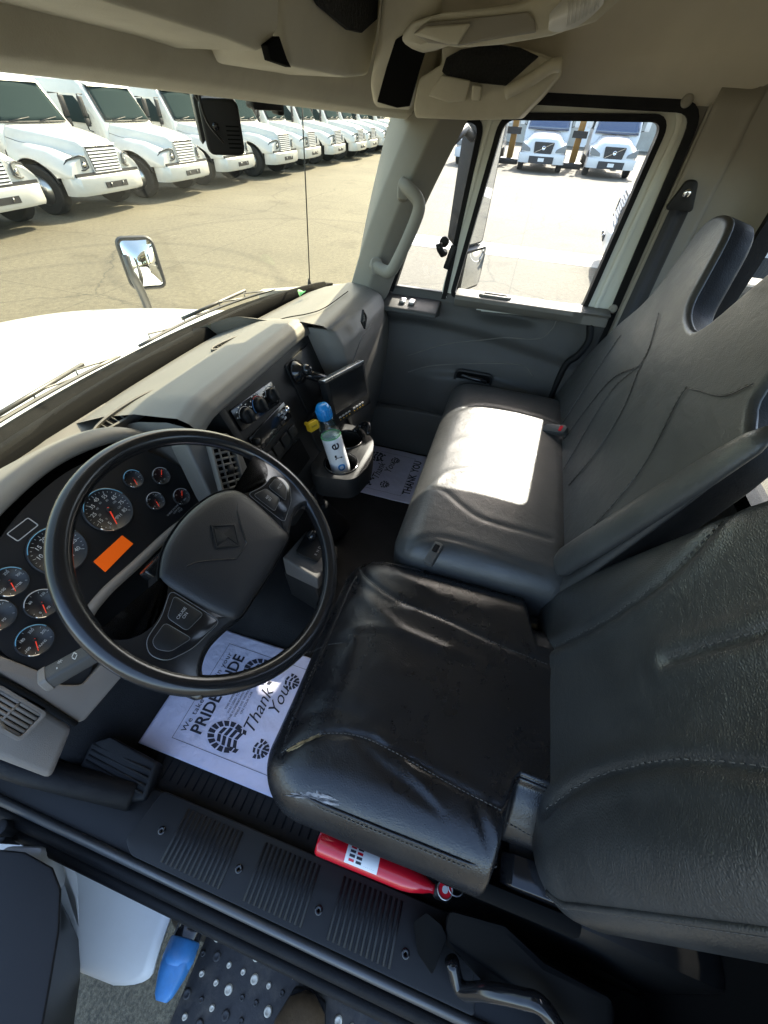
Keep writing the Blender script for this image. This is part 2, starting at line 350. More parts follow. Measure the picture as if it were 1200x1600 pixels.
# ---------------------------------------------------------------- ground
def ground_mat():
    m = bpy.data.materials.new('asphalt'); m.use_nodes = True; n = m.node_tree.nodes; l = m.node_tree.links; p = n['Principled BSDF']; p.inputs['Roughness'].default_value = .85
    tc = n.new('ShaderNodeTexCoord')
    def noise(sc, det=5, ro=.6):
        t = n.new('ShaderNodeTexNoise'); t.inputs['Scale'].default_value = sc; t.inputs['Detail'].default_value = det; t.inputs['Roughness'].default_value = ro; l.new(tc.outputs['Object'], t.inputs['Vector']); return t
    def ramp(s, a, b, ca, cb):
        r = n.new('ShaderNodeValToRGB'); r.color_ramp.elements[0].position = a; r.color_ramp.elements[1].position = b; r.color_ramp.elements[0].color = (*ca, 1); r.color_ramp.elements[1].color = (*cb, 1); l.new(s, r.inputs[0]); return r.outputs[0]
    def mix(f, a, b, t='MIX'):
        x = n.new('ShaderNodeMix'); x.data_type = 'RGBA'; x.blend_type = t; l.new(f, x.inputs[0]) if not isinstance(f, float) else setattr(x.inputs[0], 'default_value', f); l.new(a, x.inputs[6]); l.new(b, x.inputs[7]); return x.outputs[2]
    big = ramp(noise(.35, 6).outputs['Fac'], .3, .7, (.088, .079, .054), (.128, .115, .080))
    sp = ramp(noise(95, 3, .7).outputs['Fac'], .40, .62, (.50, .50, .50), (1.4, 1.38, 1.34)); c = mix(.85, big, sp, 'MULTIPLY'); s2 = ramp(noise(13, 6, .75).outputs['Fac'], .36, .66, (.68, .67, .65), (1.25, 1.24, 1.2)); c = mix(.9, c, s2, 'MULTIPLY')
    v = n.new('ShaderNodeTexVoronoi'); v.feature = 'DISTANCE_TO_EDGE'; v.inputs['Scale'].default_value = .22
    dn = noise(1.3, 4); ad = n.new('ShaderNodeMix'); ad.data_type = 'RGBA'; ad.blend_type = 'ADD'; ad.inputs[0].default_value = .5; l.new(tc.outputs['Object'], ad.inputs[6]); l.new(dn.outputs['Color'], ad.inputs[7]); l.new(ad.outputs[2], v.inputs['Vector'])
    ck = ramp(v.outputs['Distance'], .0, .006, (.55, .55, .55), (1, 1, 1)); c = mix(1.0, c, ck, 'MULTIPLY')
    st = ramp(noise(.9, 5, .7).outputs['Fac'], .56, .72, (1, 1, 1), (.62, .60, .57)); c = mix(1.0, c, st, 'MULTIPLY')
    sx = n.new('ShaderNodeSeparateXYZ'); l.new(tc.outputs['Object'], sx.inputs[0])
    for ax, pit in ((0, 2.35), (1, 2.9)):      # sawn joints
        pp = n.new('ShaderNodeMath'); pp.operation = 'PINGPONG'; pp.inputs[1].default_value = pit; l.new(sx.outputs[ax], pp.inputs[0]); c = mix(1.0, c, ramp(pp.outputs[0], .006, .014, (.62, .62, .62), (1, 1, 1)), 'MULTIPLY')
    for (cx, cy, rr) in ((5.2, 6.0, 2.6), (8.2, 4.2, 3.4), (3.6, 5.0, 3.2)):      # scrubbed tyre arcs
        d = n.new('ShaderNodeVectorMath'); d.operation = 'DISTANCE'; d.inputs[1].default_value = (cx, cy, 0); l.new(tc.outputs['Object'], d.inputs[0])
        q = n.new('ShaderNodeMath'); q.operation = 'SUBTRACT'; q.inputs[1].default_value = rr; l.new(d.outputs['Value'], q.inputs[0]); ab = n.new('ShaderNodeMath'); ab.operation = 'ABSOLUTE'; l.new(q.outputs[0], ab.inputs[0])
        c = mix(1.0, c, ramp(ab.outputs[0], .03, .14, (.80, .80, .80), (1, 1, 1)), 'MULTIPLY')
    l.new(c, p.inputs['Base Color'])
    b = n.new('ShaderNodeBump'); b.inputs['Distance'].default_value = .006; l.new(noise(110, 3).outputs['Fac'], b.inputs['Height']); l.new(b.outputs[0], p.inputs['Normal'])
    MATS['asphalt'] = m
ground_mat()
mat('concrete', (.40, .38, .33), .85, var=.1, vscale=3, bump=.002, bscale=60, dirt=(.25, .23, .19), dscale=1.5, damt=.6)
g = obj('ground', (np.array([(-300, -300, 0), (500, -300, 0), (500, 300, 0), (-300, 300, 0)]), [(0, 1, 2, 3)]), 'asphalt', smooth=False); g['kind'] = 'structure'
g = obj('gutter_path', join(*[box(9.95, 11.05, y, y+2.98, -.05, .006) for y in np.arange(-60, 1, 3)]), 'concrete', smooth=False); g['kind'] = 'structure'

# ---------------------------------------------------------------- our own truck: cab shell
CAB = thing('truck_cab', 'cab of the white truck whose inside fills the picture, with beige headliner and black floor', 'truck', (.75, 0, 0))
# floor, firewall, tunnel
def floor_fn(u, v):
    y = -.62+1.62*v; x = -.02+1.60*u; z = .92
    if y > .66: z += (y-.66)*.75
    z += .10*math.exp(-((x-.62)/.16)**4)*min(1, max(0, (y-.30)/.35))
    return (x, y, z)
FL = obj('floor', shell(grid(floor_fn, 60, 50), -.03, (0, 0, 1)), 'floor_rubber', CAB, True)
obj('mat_rib', join(*[tube([(.02, y, .9205), (.56, y, .9205)], .0022, 6) for y in np.arange(-.1, .62, .022)]), 'rubber', FL, True, kind='stuff')
obj('firewall', box(-.05, 1.60, .985, 1.02, .9, 1.50), 'black_matte', CAB)
# roof lining
def roof_fn(u, v):
    x = -.13+1.76*u; y = -.62+1.20*v
    e = abs((x-.75)/.88); zz = 2.145+.245*(1-e**5)**.6 if e < 1 else 2.145
    b = abs((y+.02)/.62); zz -= .10*max(0, b-.55)**2
    return (x, y, zz)
obj('headliner', shell(grid(roof_fn, 48, 24), .03), 'headliner', CAB, True)
obj('roof_skin', shell(grid(lambda u, v: (-.17+1.84*u, -.68+1.30*v, 2.50-.22*abs(2*u-1)**5), 24, 6), .02), 'white_paint', CAB, True)
# rear wall with window, rounded corner to the pillar
RW = frame((0, -.60, 0), (-1, 0, 0), (0, 0, 1), (0, 1, 0))      # local x = -X
win = fillet([(-1.46, 1.56), (-.10, 1.56), (-.10, 2.07), (-1.46, 2.07)], .09, 6)
rw = obj('rear_wall', xf(prism([(-1.60, .9), (.14, .9), (.14, 2.36), (-1.60, 2.36)], -.03, .0, [inset(win, .03)]), RW), 'pillar_grey', CAB)
obj('window_seal', xf(prism(inset(win, .034), -.035, .012, [win]), RW), 'rubber', rw)
obj('window_pane', xf(prism(inset(win, .004), -.02, -.015), RW), 'door_glass', rw)
def corner(u, v):
    a = u*math.pi/2; s = (1-math.cos(a)); return (1.612-.13*s**1.2, -.372-.228*math.sin(a)**1.4, .9+1.36*v)
obj('rear_trim', box(-.16, .70, -.598, -.575, .92, 1.42), 'black_matte', CAB); obj('rear_trim', box(-.17, -.08, -.60, -.46, .80, 2.2), 'black_plastic', CAB, bevel=.02)
obj('rear_pillar', shell(grid(corner, 16, 20), -.012), 'pillar_grey', CAB, True)
# raised trim lines on the pillar
obj('pillar_trim', shell(grid(lambda u, v: (1.603-.006*math.sin(v*3.14)-.002-.05*max(0, u-.6)**2, -.378-.10*u, 1.55+.62*v), 10, 16), -.012), 'pillar_grey', CAB, True)
for q in ((1.6,-0.315,2.142), (1.6,-0.356,1.652)):
    obj('trim_clip', lathe([(.0, 0), (.014, 0), (.013, .004), (.004, .005), (.0, .003)], 16, frame_n((1.598, q[1], q[2]), (-1, 0, 0))), 'pillar_grey', CAB, True)
# right side wall of the body round the door opening: (y, z) outline, extruded in x
SW = frame((0, 0, 0), (0, -1, 0), (0, 0, 1), (-1, 0, 0))    # local x = -Y, local z = -X
yz = lambda p: (-p[1], p[2])
def pz(pts): return [yz(p) for p in pts]
vent = fillet(pz([(1.62,0.446,1.564), (1.62,0.346,1.89), (1.62,0.247,2.081), (1.62,0.203,2.073), (1.62,0.242,1.589)]), [.03, .1, .03, .02, .03], 6)
main = fillet(pz([(1.62,0.197,1.628), (1.62,0.132,2.089), (1.62,-0.283,2.103), (1.62,-0.261,1.639)]), [.012, .03, .03, .012], 6)
dooro = fillet([(-.66, .86), (-.66, 1.52), (-.46, 1.62), (-.275, 2.140), (.362, 2.140), (.372, 1.5), (.32, .95), (.16, .86)], [.05, .1, .1, .06, .06, .1, .12, .05], 6)
obj('side_wall', xf(prism([(-1.05, .80), (-1.05, 1.52), (-.6, 1.60), (-.42, 2.14), (-.42, 2.24), (.62, 2.24), (.62, .80)], -1.66, -1.615, [dooro]), SW), 'pillar_grey', CAB)
obj('door_seal', xf(prism(inset(dooro, .004), -1.625, -1.598, [inset(dooro, -.02)]), SW), 'rubber', CAB)
# A-pillar
def ap(t, k):
    b = [np.array((1.52,0.585,1.615)), np.array((1.5,0.504,1.631)), np.array((1.56,0.443,1.6)), np.array((1.65, .50, 1.55)), np.array((1.65, .62, 1.55))]
    h = [np.array((1.5,0.377,2.086)), np.array((1.47,0.29,2.092)), np.array((1.55,0.219,2.096)), np.array((1.64, .26, 2.16)), np.array((1.60, .45, 2.16))]
    return b[k]*(1-t)+h[k]*t+np.array((0, .012, 0))*math.sin(t*math.pi)
PIL = obj('windshield_pillar', loft([[ap(t, k) for k in range(5)] for t in np.linspace(-.35, 1.06, 12)]), 'apillar_grey', CAB, 'auto', bevel=.008)
GH = obj('grab_handle', tube(catmull([(1.46,0.386,1.941), (1.44,0.356,1.932), (1.43,0.322,1.904), (1.43,0.331,1.857), (1.43,0.377,1.755), (1.44,0.411,1.712), (1.47,0.478,1.722)], 7), [.0165]*43, 12, flat=1.2), 'apillar_grey', CAB, True)
for q in ((1.455,0.378,1.93), (1.46,0.461,1.719)):
    fr = frame_n(q, (-.92, -.3, .25)); obj('handle_boss', xf(prism(rrect(.036, .05, .015), -.05, .008), fr), 'apillar_grey', GH, bevel=.003)
    obj('screw', lathe([(0, .004), (.004, .004), (.0045, .009), (.0085, .010), (.0095, .0085)], 14, fr), 'black_plastic', GH, True)
# header over the windshield: lower lip, face
def header(u, v):
    x = -.14+1.72*u
    prof = [(.62, 2.150), (.590, 2.118), (.565, 2.108), (.535, 2.108), (.505, 2.118), (.49, 2.132), (.480, 2.150), (.470, 2.185), (.455, 2.23), (.42, 2.30), (.36, 2.36), (.30, 2.39)]
    k = v*(len(prof)-1); i = min(int(k), len(prof)-2); t = k-i; y = prof[i][0]*(1-t)+prof[i+1][0]*t; z = prof[i][1]*(1-t)+prof[i+1][1]*t
    bow = -.15*abs((x-.60)/.90)**2.5*max(0, (y-.25)/.35)**.7
    return (x, y+bow, z-.030*max(0, (x-.45)/1.05)**1.2)
HD = obj('header_panel', shell(grid(header, 50, 37), .02), 'header_trim', CAB, True)
# storage bins hanging from the header; each solid is an outline at its own distance with depth towards the windscreen
def slab(name, pts, dy, m, parent, bev=.006, dz=0, dx=0):
    P = [np.array(p) for p in pts]; Q = [p+np.array((dx, dy, dz)) for p in P]; return obj(name, loft([P, Q]), m, parent, 'auto', bevel=bev, seg=3)
slab('overhead_bin', [(0.3,0.345,2.148), (0.399,0.345,2.164), (0.7,0.345,2.211), (0.679,0.35,2.162), (0.676,0.36,2.146), (0.655,0.365,2.14), (0.584,0.365,2.144), (0.405,0.36,2.148), (0.307,0.36,2.143)], .12, 'header_trim', HD, .008)
b2 = slab('overhead_bin', [(0.679,0.335,2.199), (1.066,0.335,2.255), (1.068,0.345,2.186), (1.048,0.355,2.139), (0.954,0.36,2.132), (0.732,0.36,2.132), (0.702,0.35,2.154)], .12, 'header_trim', HD, .008)
slab('bin_net', [(0.734,0.331,2.202), (1.026,0.331,2.243), (1.032,0.334,2.204), (0.957,0.336,2.182), (0.892,0.335,2.179), (0.779,0.333,2.189)], .006, 'net_black', b2, .001)
slab('bin_gap', [(0.657,0.352,2.145), (0.677,0.345,2.154), (0.706,0.352,2.138), (0.725,0.356,2.131), (0.673,0.358,2.134)], .01, 'black_matte', HD, .001)
# centre post with the dark radio opening and the arch that carries the dome lamp
cp = slab('console_post', [(1.02,0.343,2.129), (1,0.321,2.18), (0.98,0.308,2.248), (0.98,0.207,2.248), (1,0.215,2.208), (1,0.232,2.192), (1.02,0.251,2.158), (1.04,0.262,2.097), (1.04,0.34,2.098)], .03, 'header_trim', HD, .01, dx=.10)
slab('radio_opening', [(1.012,0.326,2.105), (0.998,0.305,2.148), (0.99,0.288,2.179), (0.985,0.263,2.188), (0.99,0.229,2.181), (1,0.245,2.146), (1.016,0.263,2.102), (1.018,0.288,2.099)], .002, 'black_matte', cp, .002, dx=.012)
AR = slab('lamp_console', [(1,0.297,2.174), (0.97,0.259,2.196), (0.95,0.204,2.203), (0.95,0.099,2.212), (0.95,0.032,2.228), (0.95,-0.028,2.248), (0.95,-0.074,2.237), (0.95,-0.043,2.211), (0.95,-0.025,2.197), (0.95,0.034,2.183), (0.95,0.108,2.173), (0.95,0.168,2.169), (0.96,0.201,2.171), (0.98,0.237,2.164)], .0, 'header_trim', HD, .010, dx=.12, dz=.012)
slab('console_recess', [(0.962,0.251,2.183), (0.955,0.232,2.193), (0.944,0.073,2.205), (0.943,0.061,2.198), (0.943,0.055,2.186), (0.944,0.128,2.177), (0.944,0.171,2.171), (0.955,0.224,2.174)], .0, 'pillar_grey', AR, .003, dx=.012)
slab('console_pocket', [(0.958,0.25,2.182), (0.952,0.229,2.19), (0.942,0.156,2.193), (0.941,0.171,2.172), (0.945,0.188,2.172)], .0, 'header_trim', AR, .003, dx=.012)
def lens(u, v):
    a = np.array((0.942,0.04,2.195)); b = np.array((0.942,-0.027,2.219)); p = a+(b-a)*u; w = .5-.5*math.cos(math.pi*min(1, max(0, u*1.15)))
    h = .0165*(math.sin(math.pi*(.06+.88*u))**.5); return p+np.array((-.014*math.sin(math.pi*v)*math.sin(math.pi*(.05+.9*u))**.5, .25*h*(2*v-1), h*(2*v-1)))
LN = obj('lamp_lens', grid(lens, 20, 12), 'lamp_lens', AR, True)
obj('lens_rib', join(*[tube([lens(t, .12)+np.array((-.002, 0, 0)), lens(t, .5)+np.array((-.002, 0, 0)), lens(t, .88)+np.array((-.002, 0, 0))], .0012, 5) for t in np.linspace(.35, .92, 9)]), 'lamp_lens', LN, True)
# passenger-side overhead shelf with its net
PS = slab('overhead_shelf', [(1.36,0.332,2.152), (1.36,0.28,2.174), (1.36,0.285,2.202), (1.38,0.17,2.213), (1.38,0.062,2.197), (1.38,0.012,2.185), (1.38,0.005,2.174), (1.38,0.04,2.132), (1.38,0.081,2.092), (1.38,0.197,2.085), (1.36,0.336,2.083), (1.36,0.343,2.103)], .0, 'header_trim', HD, .012, dx=.24)
slab('shelf_net', [(1.352,0.277,2.162), (1.352,0.27,2.183), (1.352,0.238,2.196), (1.37,0.17,2.207), (1.37,0.109,2.203), (1.37,0.064,2.191), (1.37,0.095,2.167), (1.37,0.125,2.145), (1.362,0.188,2.147), (1.354,0.261,2.153)], .0, 'net_black', PS, .002, dx=.01)
obj('shelf_lip', tube(catmull([(1.36,0.121,2.133), (1.355,0.069,2.156), (1.355,0.033,2.176), (1.36,0.013,2.18)], 5), .012, 10), 'header_trim', PS, True)
slab('shelf_block', [(1.352,0.306,2.122), (1.35,0.276,2.157), (1.352,0.206,2.15), (1.354,0.211,2.117), (1.354,0.254,2.113)], .0, 'header_trim', PS, .004, dx=.012)
slab('shelf_block', [(1.35,0.198,2.119), (1.346,0.2,2.144), (1.346,0.178,2.142), (1.35,0.177,2.118)], .0, 'header_trim', PS, .003, dx=.02)
# windshield glass, antenna outside, black gasket band and cowl
def wsb(x): return np.array((x, .965-.20*((x-.72)/.9)**2-.09*abs((x-.72)/.9)**6, 1.535+.05*((x-.72)/.9)**2))
def wst(x): return np.array((x, .585-.13*((x-.72)/.9)**2-.05*abs((x-.72)/.9)**6, 2.145))
WS = obj('windshield', grid(lambda u, v: tuple(wsb(-.12+1.86*u)*(1-v)+wst(-.10+1.78*u)*v+np.array((0, .02, .012))*math.sin(math.pi*v)), 40, 16), 'windshield_glass', CAB, True)
obj('windshield_seal', loft([[wsb(x)+np.array(d) for d in ((0, -.035, -.012), (0, .0, .030), (0, .035, .022), (0, .10, -.02), (0, .05, -.06))] for x in np.linspace(-.12, 1.58, 30)]), 'black_matte', CAB, True)
obj('windshield_header_seal', loft([[wst(x)+np.array(d) for d in ((0, -.03, -.020), (0, .02, -.028), (0, .04, .02), (0, -.02, .02))] for x in np.linspace(.45, 1.0, 12)]), 'black_matte', CAB, True)
obj('cowl', loft([[wsb(x)+np.array(d) for d in ((0, .02, .012), (0, .11-.05*abs((x-.72)/.9)**2, .010), (0, .20-.08*abs((x-.72)/.9)**2, -.035), (0, .20, -.10), (0, .03, -.10))] for x in np.linspace(-.16, 1.62, 26)]), 'black_matte', CAB, True)
# wipers
for (x0, x1, k) in ((.12, .84, 0), (.92, 1.46, 1)):
    wp = [wsb(x)+np.array((0, .100+.012*math.sin((x-x0)/(x1-x0)*3.1)-.03*abs((x-.72)/.9)**2, .022)) for x in np.linspace(x0, x1, 12)]
    wi = obj('wiper', join(tube(wp, .0045, 6), tube([p+np.array((0, -.012, .004)) for p in wp], .003, 5), *[tube([wp[i], wp[i]+np.array((.01, .012, .012)), wp[i+2]], .0028, 5) for i in (1, 4, 7, 9)], tube([wp[4]+np.array((0, .008, .010)), wp[9]+np.array((.05, .03, .008))], .006, 6)), 'dull_strip', CAB, True)
# hood, seen through the glass
def hood(u, v):
    s = 2*u-1; y = 1.085+1.45*v; hw = .86-.10*v-.22*max(0, v-.6)**1.5; x = .75+s*hw
    crown = 1.525-.10*v-.16*v**2.2; side = abs(s)
    z = crown-.035*side**2-.34*max(0, side-.78)**1.6*6*(.35+.65*v)+.01*math.cos(s*9)*0
    return (x, y-.14*(s**2)*(1-v), z)
obj('hood', shell(grid(hood, 50, 30), -.02, (0, 0, 1)), 'white_paint', CAB, True)
for sgn in (-1, 1):
    obj('front_fender', loft([[(.75+sgn*(.74+.02*t), 1.15+1.3*t, 1.42-.28*t), (.75+sgn*(1.0), 1.15+1.3*t, 1.26-.2*t), (.75+sgn*1.06, 1.15+1.3*t, .9), (.75+sgn*.7, 1.15+1.3*t, .9)] for t in np.linspace(0, 1, 8)]), 'white_paint', CAB, 'auto', bevel=.03)
# sill with its ribbed kick plate
obj('sill', box(-.13, -.002, -.62, 1.0, .80, .945), 'black_plastic', CAB, bevel=.01)
SP = obj('kick_plate', prism(fillet([(-.118, -.26), (.0, -.24), (.0, .50), (-.10, .52), (-.118, .49)], .01), .9455, .962), 'black_plastic', CAB, bevel=.003)
scr = [(-0.063,0.454,0.966), (-0.068,0.256,0.966), (-0.075,0.068,0.966), (-0.08,-0.118,0.966)]
for q in scr:
    obj('screw', lathe([(0, .0), (.0028, .0), (.003, .003), (.0075, .003), (.009, -.003)], 16, frame((q[0], q[1], .962), (1, 0, 0), (0, 1, 0), (0, 0, 1))), 'black_gloss', SP, True)
ribs = [(-.108, -.012, scr[i+1][1]+.026, scr[i][1]-.026) for i in range(3)]
for x0, x1, y0, y1 in ribs:
    obj('rib_group', join(*[tube([(x0, y, .9622), (x1, y, .9622)], .0032, 8) for y in np.arange(y0, y1, .0115)]), 'black_plastic', SP, True, kind='stuff')
obj('sill_strip', tube([(-.128, -.6, .948), (-.128, .97, .948)], .009, 10), 'dull_strip', CAB, True, label='dull metal strip along the door sill')
obj('sill_seal', join(tube([(-.148, -.62, .925), (-.148, 1.0, .925)], .013, 10), tube([(-.17, -.62, .90), (-.17, 1.0, .90)], .012, 10), tube([(-.03, .56, .955), (-.06, .80, .99), (-.07, .98, 1.06)], .03, 10)), 'rubber', CAB, True)
# white skirt below the door, forward of the step
def skirt(u, v):
    y0 = .440-.02*v+1.9*max(0, v-.78)**2; y = y0+.78*u; x = -.115-.245*v-.05*u*v; z = .70+.06*u-.02*v-.07*v**3
    return (x, y, z-.02*math.sin(u*2)*v)
obj('side_skirt', shell(grid(skirt, 30, 26), -.012, (0, 0, 1)), 'white_skirt', CAB, True)
obj('skirt_rib', loft([[(-.19, .62, .875-.01), (-.15, .72, .90-.01), (-.15, .76, .86), (-.20, .66, .83)], [(-.26, .56, .845), (-.225, .60, .855), (-.21, .66, .80), (-.27, .60, .78)]]), 'white_skirt', CAB, 'auto', bevel=.012, seg=3)
# lower body inside of the sill (dark), wheel-house side
obj('lower_body', box(-.12, 1.62, -.62, 1.0, .45, .799), 'black_matte', CAB)
# ---------------------------------------------------------------- passenger door
PD = thing('passenger_door', 'closed passenger door with dark grey panel, pale window frame and small vent window', 'door', (1.62, 0, .86))
outl = inset(dooro, -.012)
up_o = fillet([(-.515, 1.56), (-.275+.01, 2.12), (.348, 2.126), (.358, 1.60)], [.04, .06, .05, .02], 6)
fr = obj('window_frame', xf(prism(up_o, -1.640, -1.606, [inset(vent, .012), inset(main, .012)]), SW), 'frame_paint', PD, 'auto')
obj('window_seal', xf(prism(inset(vent, .016), -1.638, -1.598, [vent]), SW), 'rubber', PD)
obj('window_seal', xf(prism(inset(main, .014), -1.638, -1.598, [inset(main, -.002)]), SW), 'rubber', PD)
obj('window_pane', xf(prism(inset(main, .006), -1.624, -1.620), SW), 'door_glass', PD)
obj('vent_pane', xf(prism(inset(vent, .006), -1.624, -1.620), SW), 'door_glass', PD)
obj('frame_lip', xf(prism(inset(main, .047), -1.612, -1.600, [inset(main, .034)]), SW), 'frame_paint', PD, bevel=.003)
# shaped lower panel: relief over (y, z)
yA, yB, zA, zB = .60, -.356, .87, 1.625
def panel_x(y, z):
    x = 1.585
    x -= .055*math.exp(-((z-1.30)/.20)**4)*(1/(1+math.exp(-(y+.36)/.03)))            # arm-rest bulge
    arc = 1.47+.05*math.sin((y+.2)*3.0)                                                # sweeping crease
    x += .020/(1+math.exp(-(z-arc)/.004))-.008
    c2 = 1.36-.5*(y-.05)**2 if y < .35 else 1.31
    x -= .022/(1+math.exp((z-c2)/.005))*(1/(1+math.exp((y-.26)/.02)))*(1/(1+math.exp(-(z-1.16)/.02)))
    dx, dz = (y+.02)/.11, (z-1.575)/.020
    x += .026*math.exp(-(dx*dx)**2-(dz*dz))                                            # long grip dimple
    if z > 1.60: x += (z-1.60)*.3
    return x
PN = obj('door_panel', shell(grid(lambda u, v: (panel_x(yA+(yB-yA)*u, zA+(zB-zA)*v), yA+(yB-yA)*u, zA+(zB-zA)*v), 130, 150), .02, (1, 0, 0)), 'door_grey', PD, True)
LD = obj('sill_ledge', loft([[(1.535+.03*(y < -.25), y, 1.630), (1.545, y, 1.642), (1.606, y, 1.648), (1.606, y, 1.60), (1.560, y, 1.60)] for y in np.linspace(.185, -.35, 14)]), 'dash_grey', PD, 'auto', bevel=.003)
ov = (1.488,0.045,1.648)
ovf = frame((1.574, ov[1], 1.6475), (0, -1, 0), (1, 0, 0), (0, 0, 1))
vn = obj('vent_surround', xf(prism(rrect(.115, .034, .017, 6), -.004, .004, [rrect(.085, .018, .009, 6)]), ovf), 'dash_grey', PD, bevel=.0015)
obj('vent_slot', xf(prism(rrect(.086, .019, .009, 6), -.003, .0012), ovf), 'black_matte', vn)
SWP = obj('switch_plate', loft([[(1.50, y, 1.553+.012), (1.505, y, 1.580), (1.60, y, 1.600), (1.60, y, 1.54)] for y in (.455, .40, .30, .24)]), 'door_grey', PD, 'auto', bevel=.006)
for i, q in enumerate(((1.516,0.381,1.585), (1.518,0.344,1.585))):
    obj('window_switch', xf(prism(rrect(.022, .03, .006), -.004, .007), frame((1.55, q[1], 1.592), (0, -1, 0), (.98, 0, .2), (-.2, 0, .98))), 'steel', SWP, bevel=.003)
hc = np.array((1.53,0.056,1.359)); hf = frame_n((panel_x(hc[1], hc[2])-.004, hc[1], hc[2]), (-1, 0, 0))
HR = obj('handle_recess', xf(prism(rrect(.155, .062, .026, 6), -.002, .004, [rrect(.135, .046, .020, 6)]), hf), 'black_plastic', PD, bevel=.0015)
obj('recess_cup', xf(prism(rrect(.137, .048, .02, 6), -.004, .001), hf), 'black_matte', HR)
obj('door_handle', tube([xf(([p], []), hf)[0][0] for p in [(-.05, .010, .002), (-.045, .012, .014), (.03, .008, .016), (.052, .004, .010), (.055, .003, .001)]], [.007, .009, .010, .009, .006], 10), 'black_gloss', HR, True)
def crease(pts): return catmull([(panel_x(y, z)-.0005, y, z) for _, y, z in catmull(pts, 5)], 2)
obj('crease_highlight', tube(crease([(1.55,0.343,1.396), (1.55,0.184,1.465), (1.55,-0.008,1.506), (1.55,-0.145,1.521), (1.56,-0.183,1.558), (1.57,-0.19,1.596)]), .0022, 6), 'dash_grey', PD, True)  # highlights along the panel's curves, drawn as paler tubes
obj('crease_highlight', tube(crease([(1.53,0.329,1.33), (1.53,0.232,1.375), (1.53,0.043,1.417), (1.53,-0.113,1.435), (1.53,-0.164,1.406)]), .0022, 6), 'dash_grey', PD, True)  # second highlight line, also a paler tube
# map pocket at the bottom, speaker curve
obj('map_pocket', loft([[(1.505, y, 1.13+.03*math.sin((y+.2)*4)), (1.53, y, 1.14+.03*math.sin((y+.2)*4)), (1.57, y, 1.10), (1.57, y, .92), (1.52, y, .90)] for y in np.linspace(.50, -.20, 16)]), 'door_grey', PD, 'auto', bevel=.004)
# vent-window latch and hinge block on the division bar
lt = np.array((1.59,0.253,1.754)); lf = frame_n((1.595, lt[1], lt[2]), (-1, 0, 0))
LA = obj('vent_latch', join(tube([xf(([p], []), lf)[0][0] for p in [(0, 0, .0), (-.002, .0, .022), (-.012, .014, .030), (-.018, .030, .030)]], [.012, .011, .011, .012], 10), lathe([(0, 0), (.016, 0), (.016, .012), (0, .014)], 14, frame_n((1.597, lt[1]+.004, lt[2]+.032), (-1, 0, 0)))), 'black_plastic', PD, True)
obj('latch_block', xf(prism(rrect(.02, .075, .005), -.006, .012), frame_n((1.600, lt[1]-.022, lt[2]-.012), (-1, 0, 0), (0, -.25, 1))), 'black_plastic', PD, bevel=.002)
# door hinge-side rubber beside the seat
obj('door_edge_seal', tube(catmull([(1.57, -.30, 1.60), (1.56, -.315, 1.55), (1.54, -.295, 1.50), (1.535, -.27, 1.47), (1.53, -.26, 1.40), (1.53, -.255, 1.20)], 5), .012, 8), 'rubber', PD, True)

# ---------------------------------------------------------------- mirror on the passenger door, outside
MR = thing('door_mirror', 'tall black door mirror with a small convex glass below, outside the passenger window', 'mirror', (1.95, .17, 1.5))
mp = [np.array(q) for q in ((1.95,0.238,1.736), (1.93,0.111,1.747), (1.93,0.14,2.085), (1.95,0.225,2.093))]
ctr = sum(mp)/4; ux = unit(mp[1]-mp[0]); vz = unit(mp[3]-mp[0]); 
MF = frame_n((1.95, .200, 1.905), (-.42, -.905, -.02)); MF2 = frame_n((1.95, .180, 1.628), (-.42, -.905, -.05))
def mirror_head(F, w, h, r, g):
    hs = obj('housing', xf(loft([[(x, y, .004) for x, y in rrect(w, h, r, 5)], [(x, y, -.02) for x, y in rrect(w+.008, h+.008, r, 5)], [(x, y, -.07) for x, y in rrect(w*.86, h*.92, r, 5)], [(x, y, -.085) for x, y in rrect(w*.6, h*.8, r, 5)]]), F), 'black_plastic', MR)
    if g: obj('mirror_glass', xf(prism(rrect(w-.014, h-.014, r*.8, 5), .0, .0055), F), 'mirror_glass', MR)
    else:
        obj('mirror_glass', xf(grid(lambda u, v: ((u-.5)*(w-.016), (v-.5)*(h-.016), .006+.012*(1-(2*u-1)**2)*(1-(2*v-1)**2)), 14, 14), F), 'mirror_glass', MR, True)
mirror_head(MF, .175, .385, .022, True); mirror_head(MF2, .160, .155, .022, False)
obj('mirror_arm', join(tube([(1.67, .30, 2.02), (1.80, .27, 2.06), (1.95, .24, 2.02)], .014, 8), tube([(1.67, .34, 1.58), (1.82, .28, 1.54), (1.96, .235, 1.60), (1.95, .24, 2.02)], .014, 8)), 'black_plastic', MR, True)

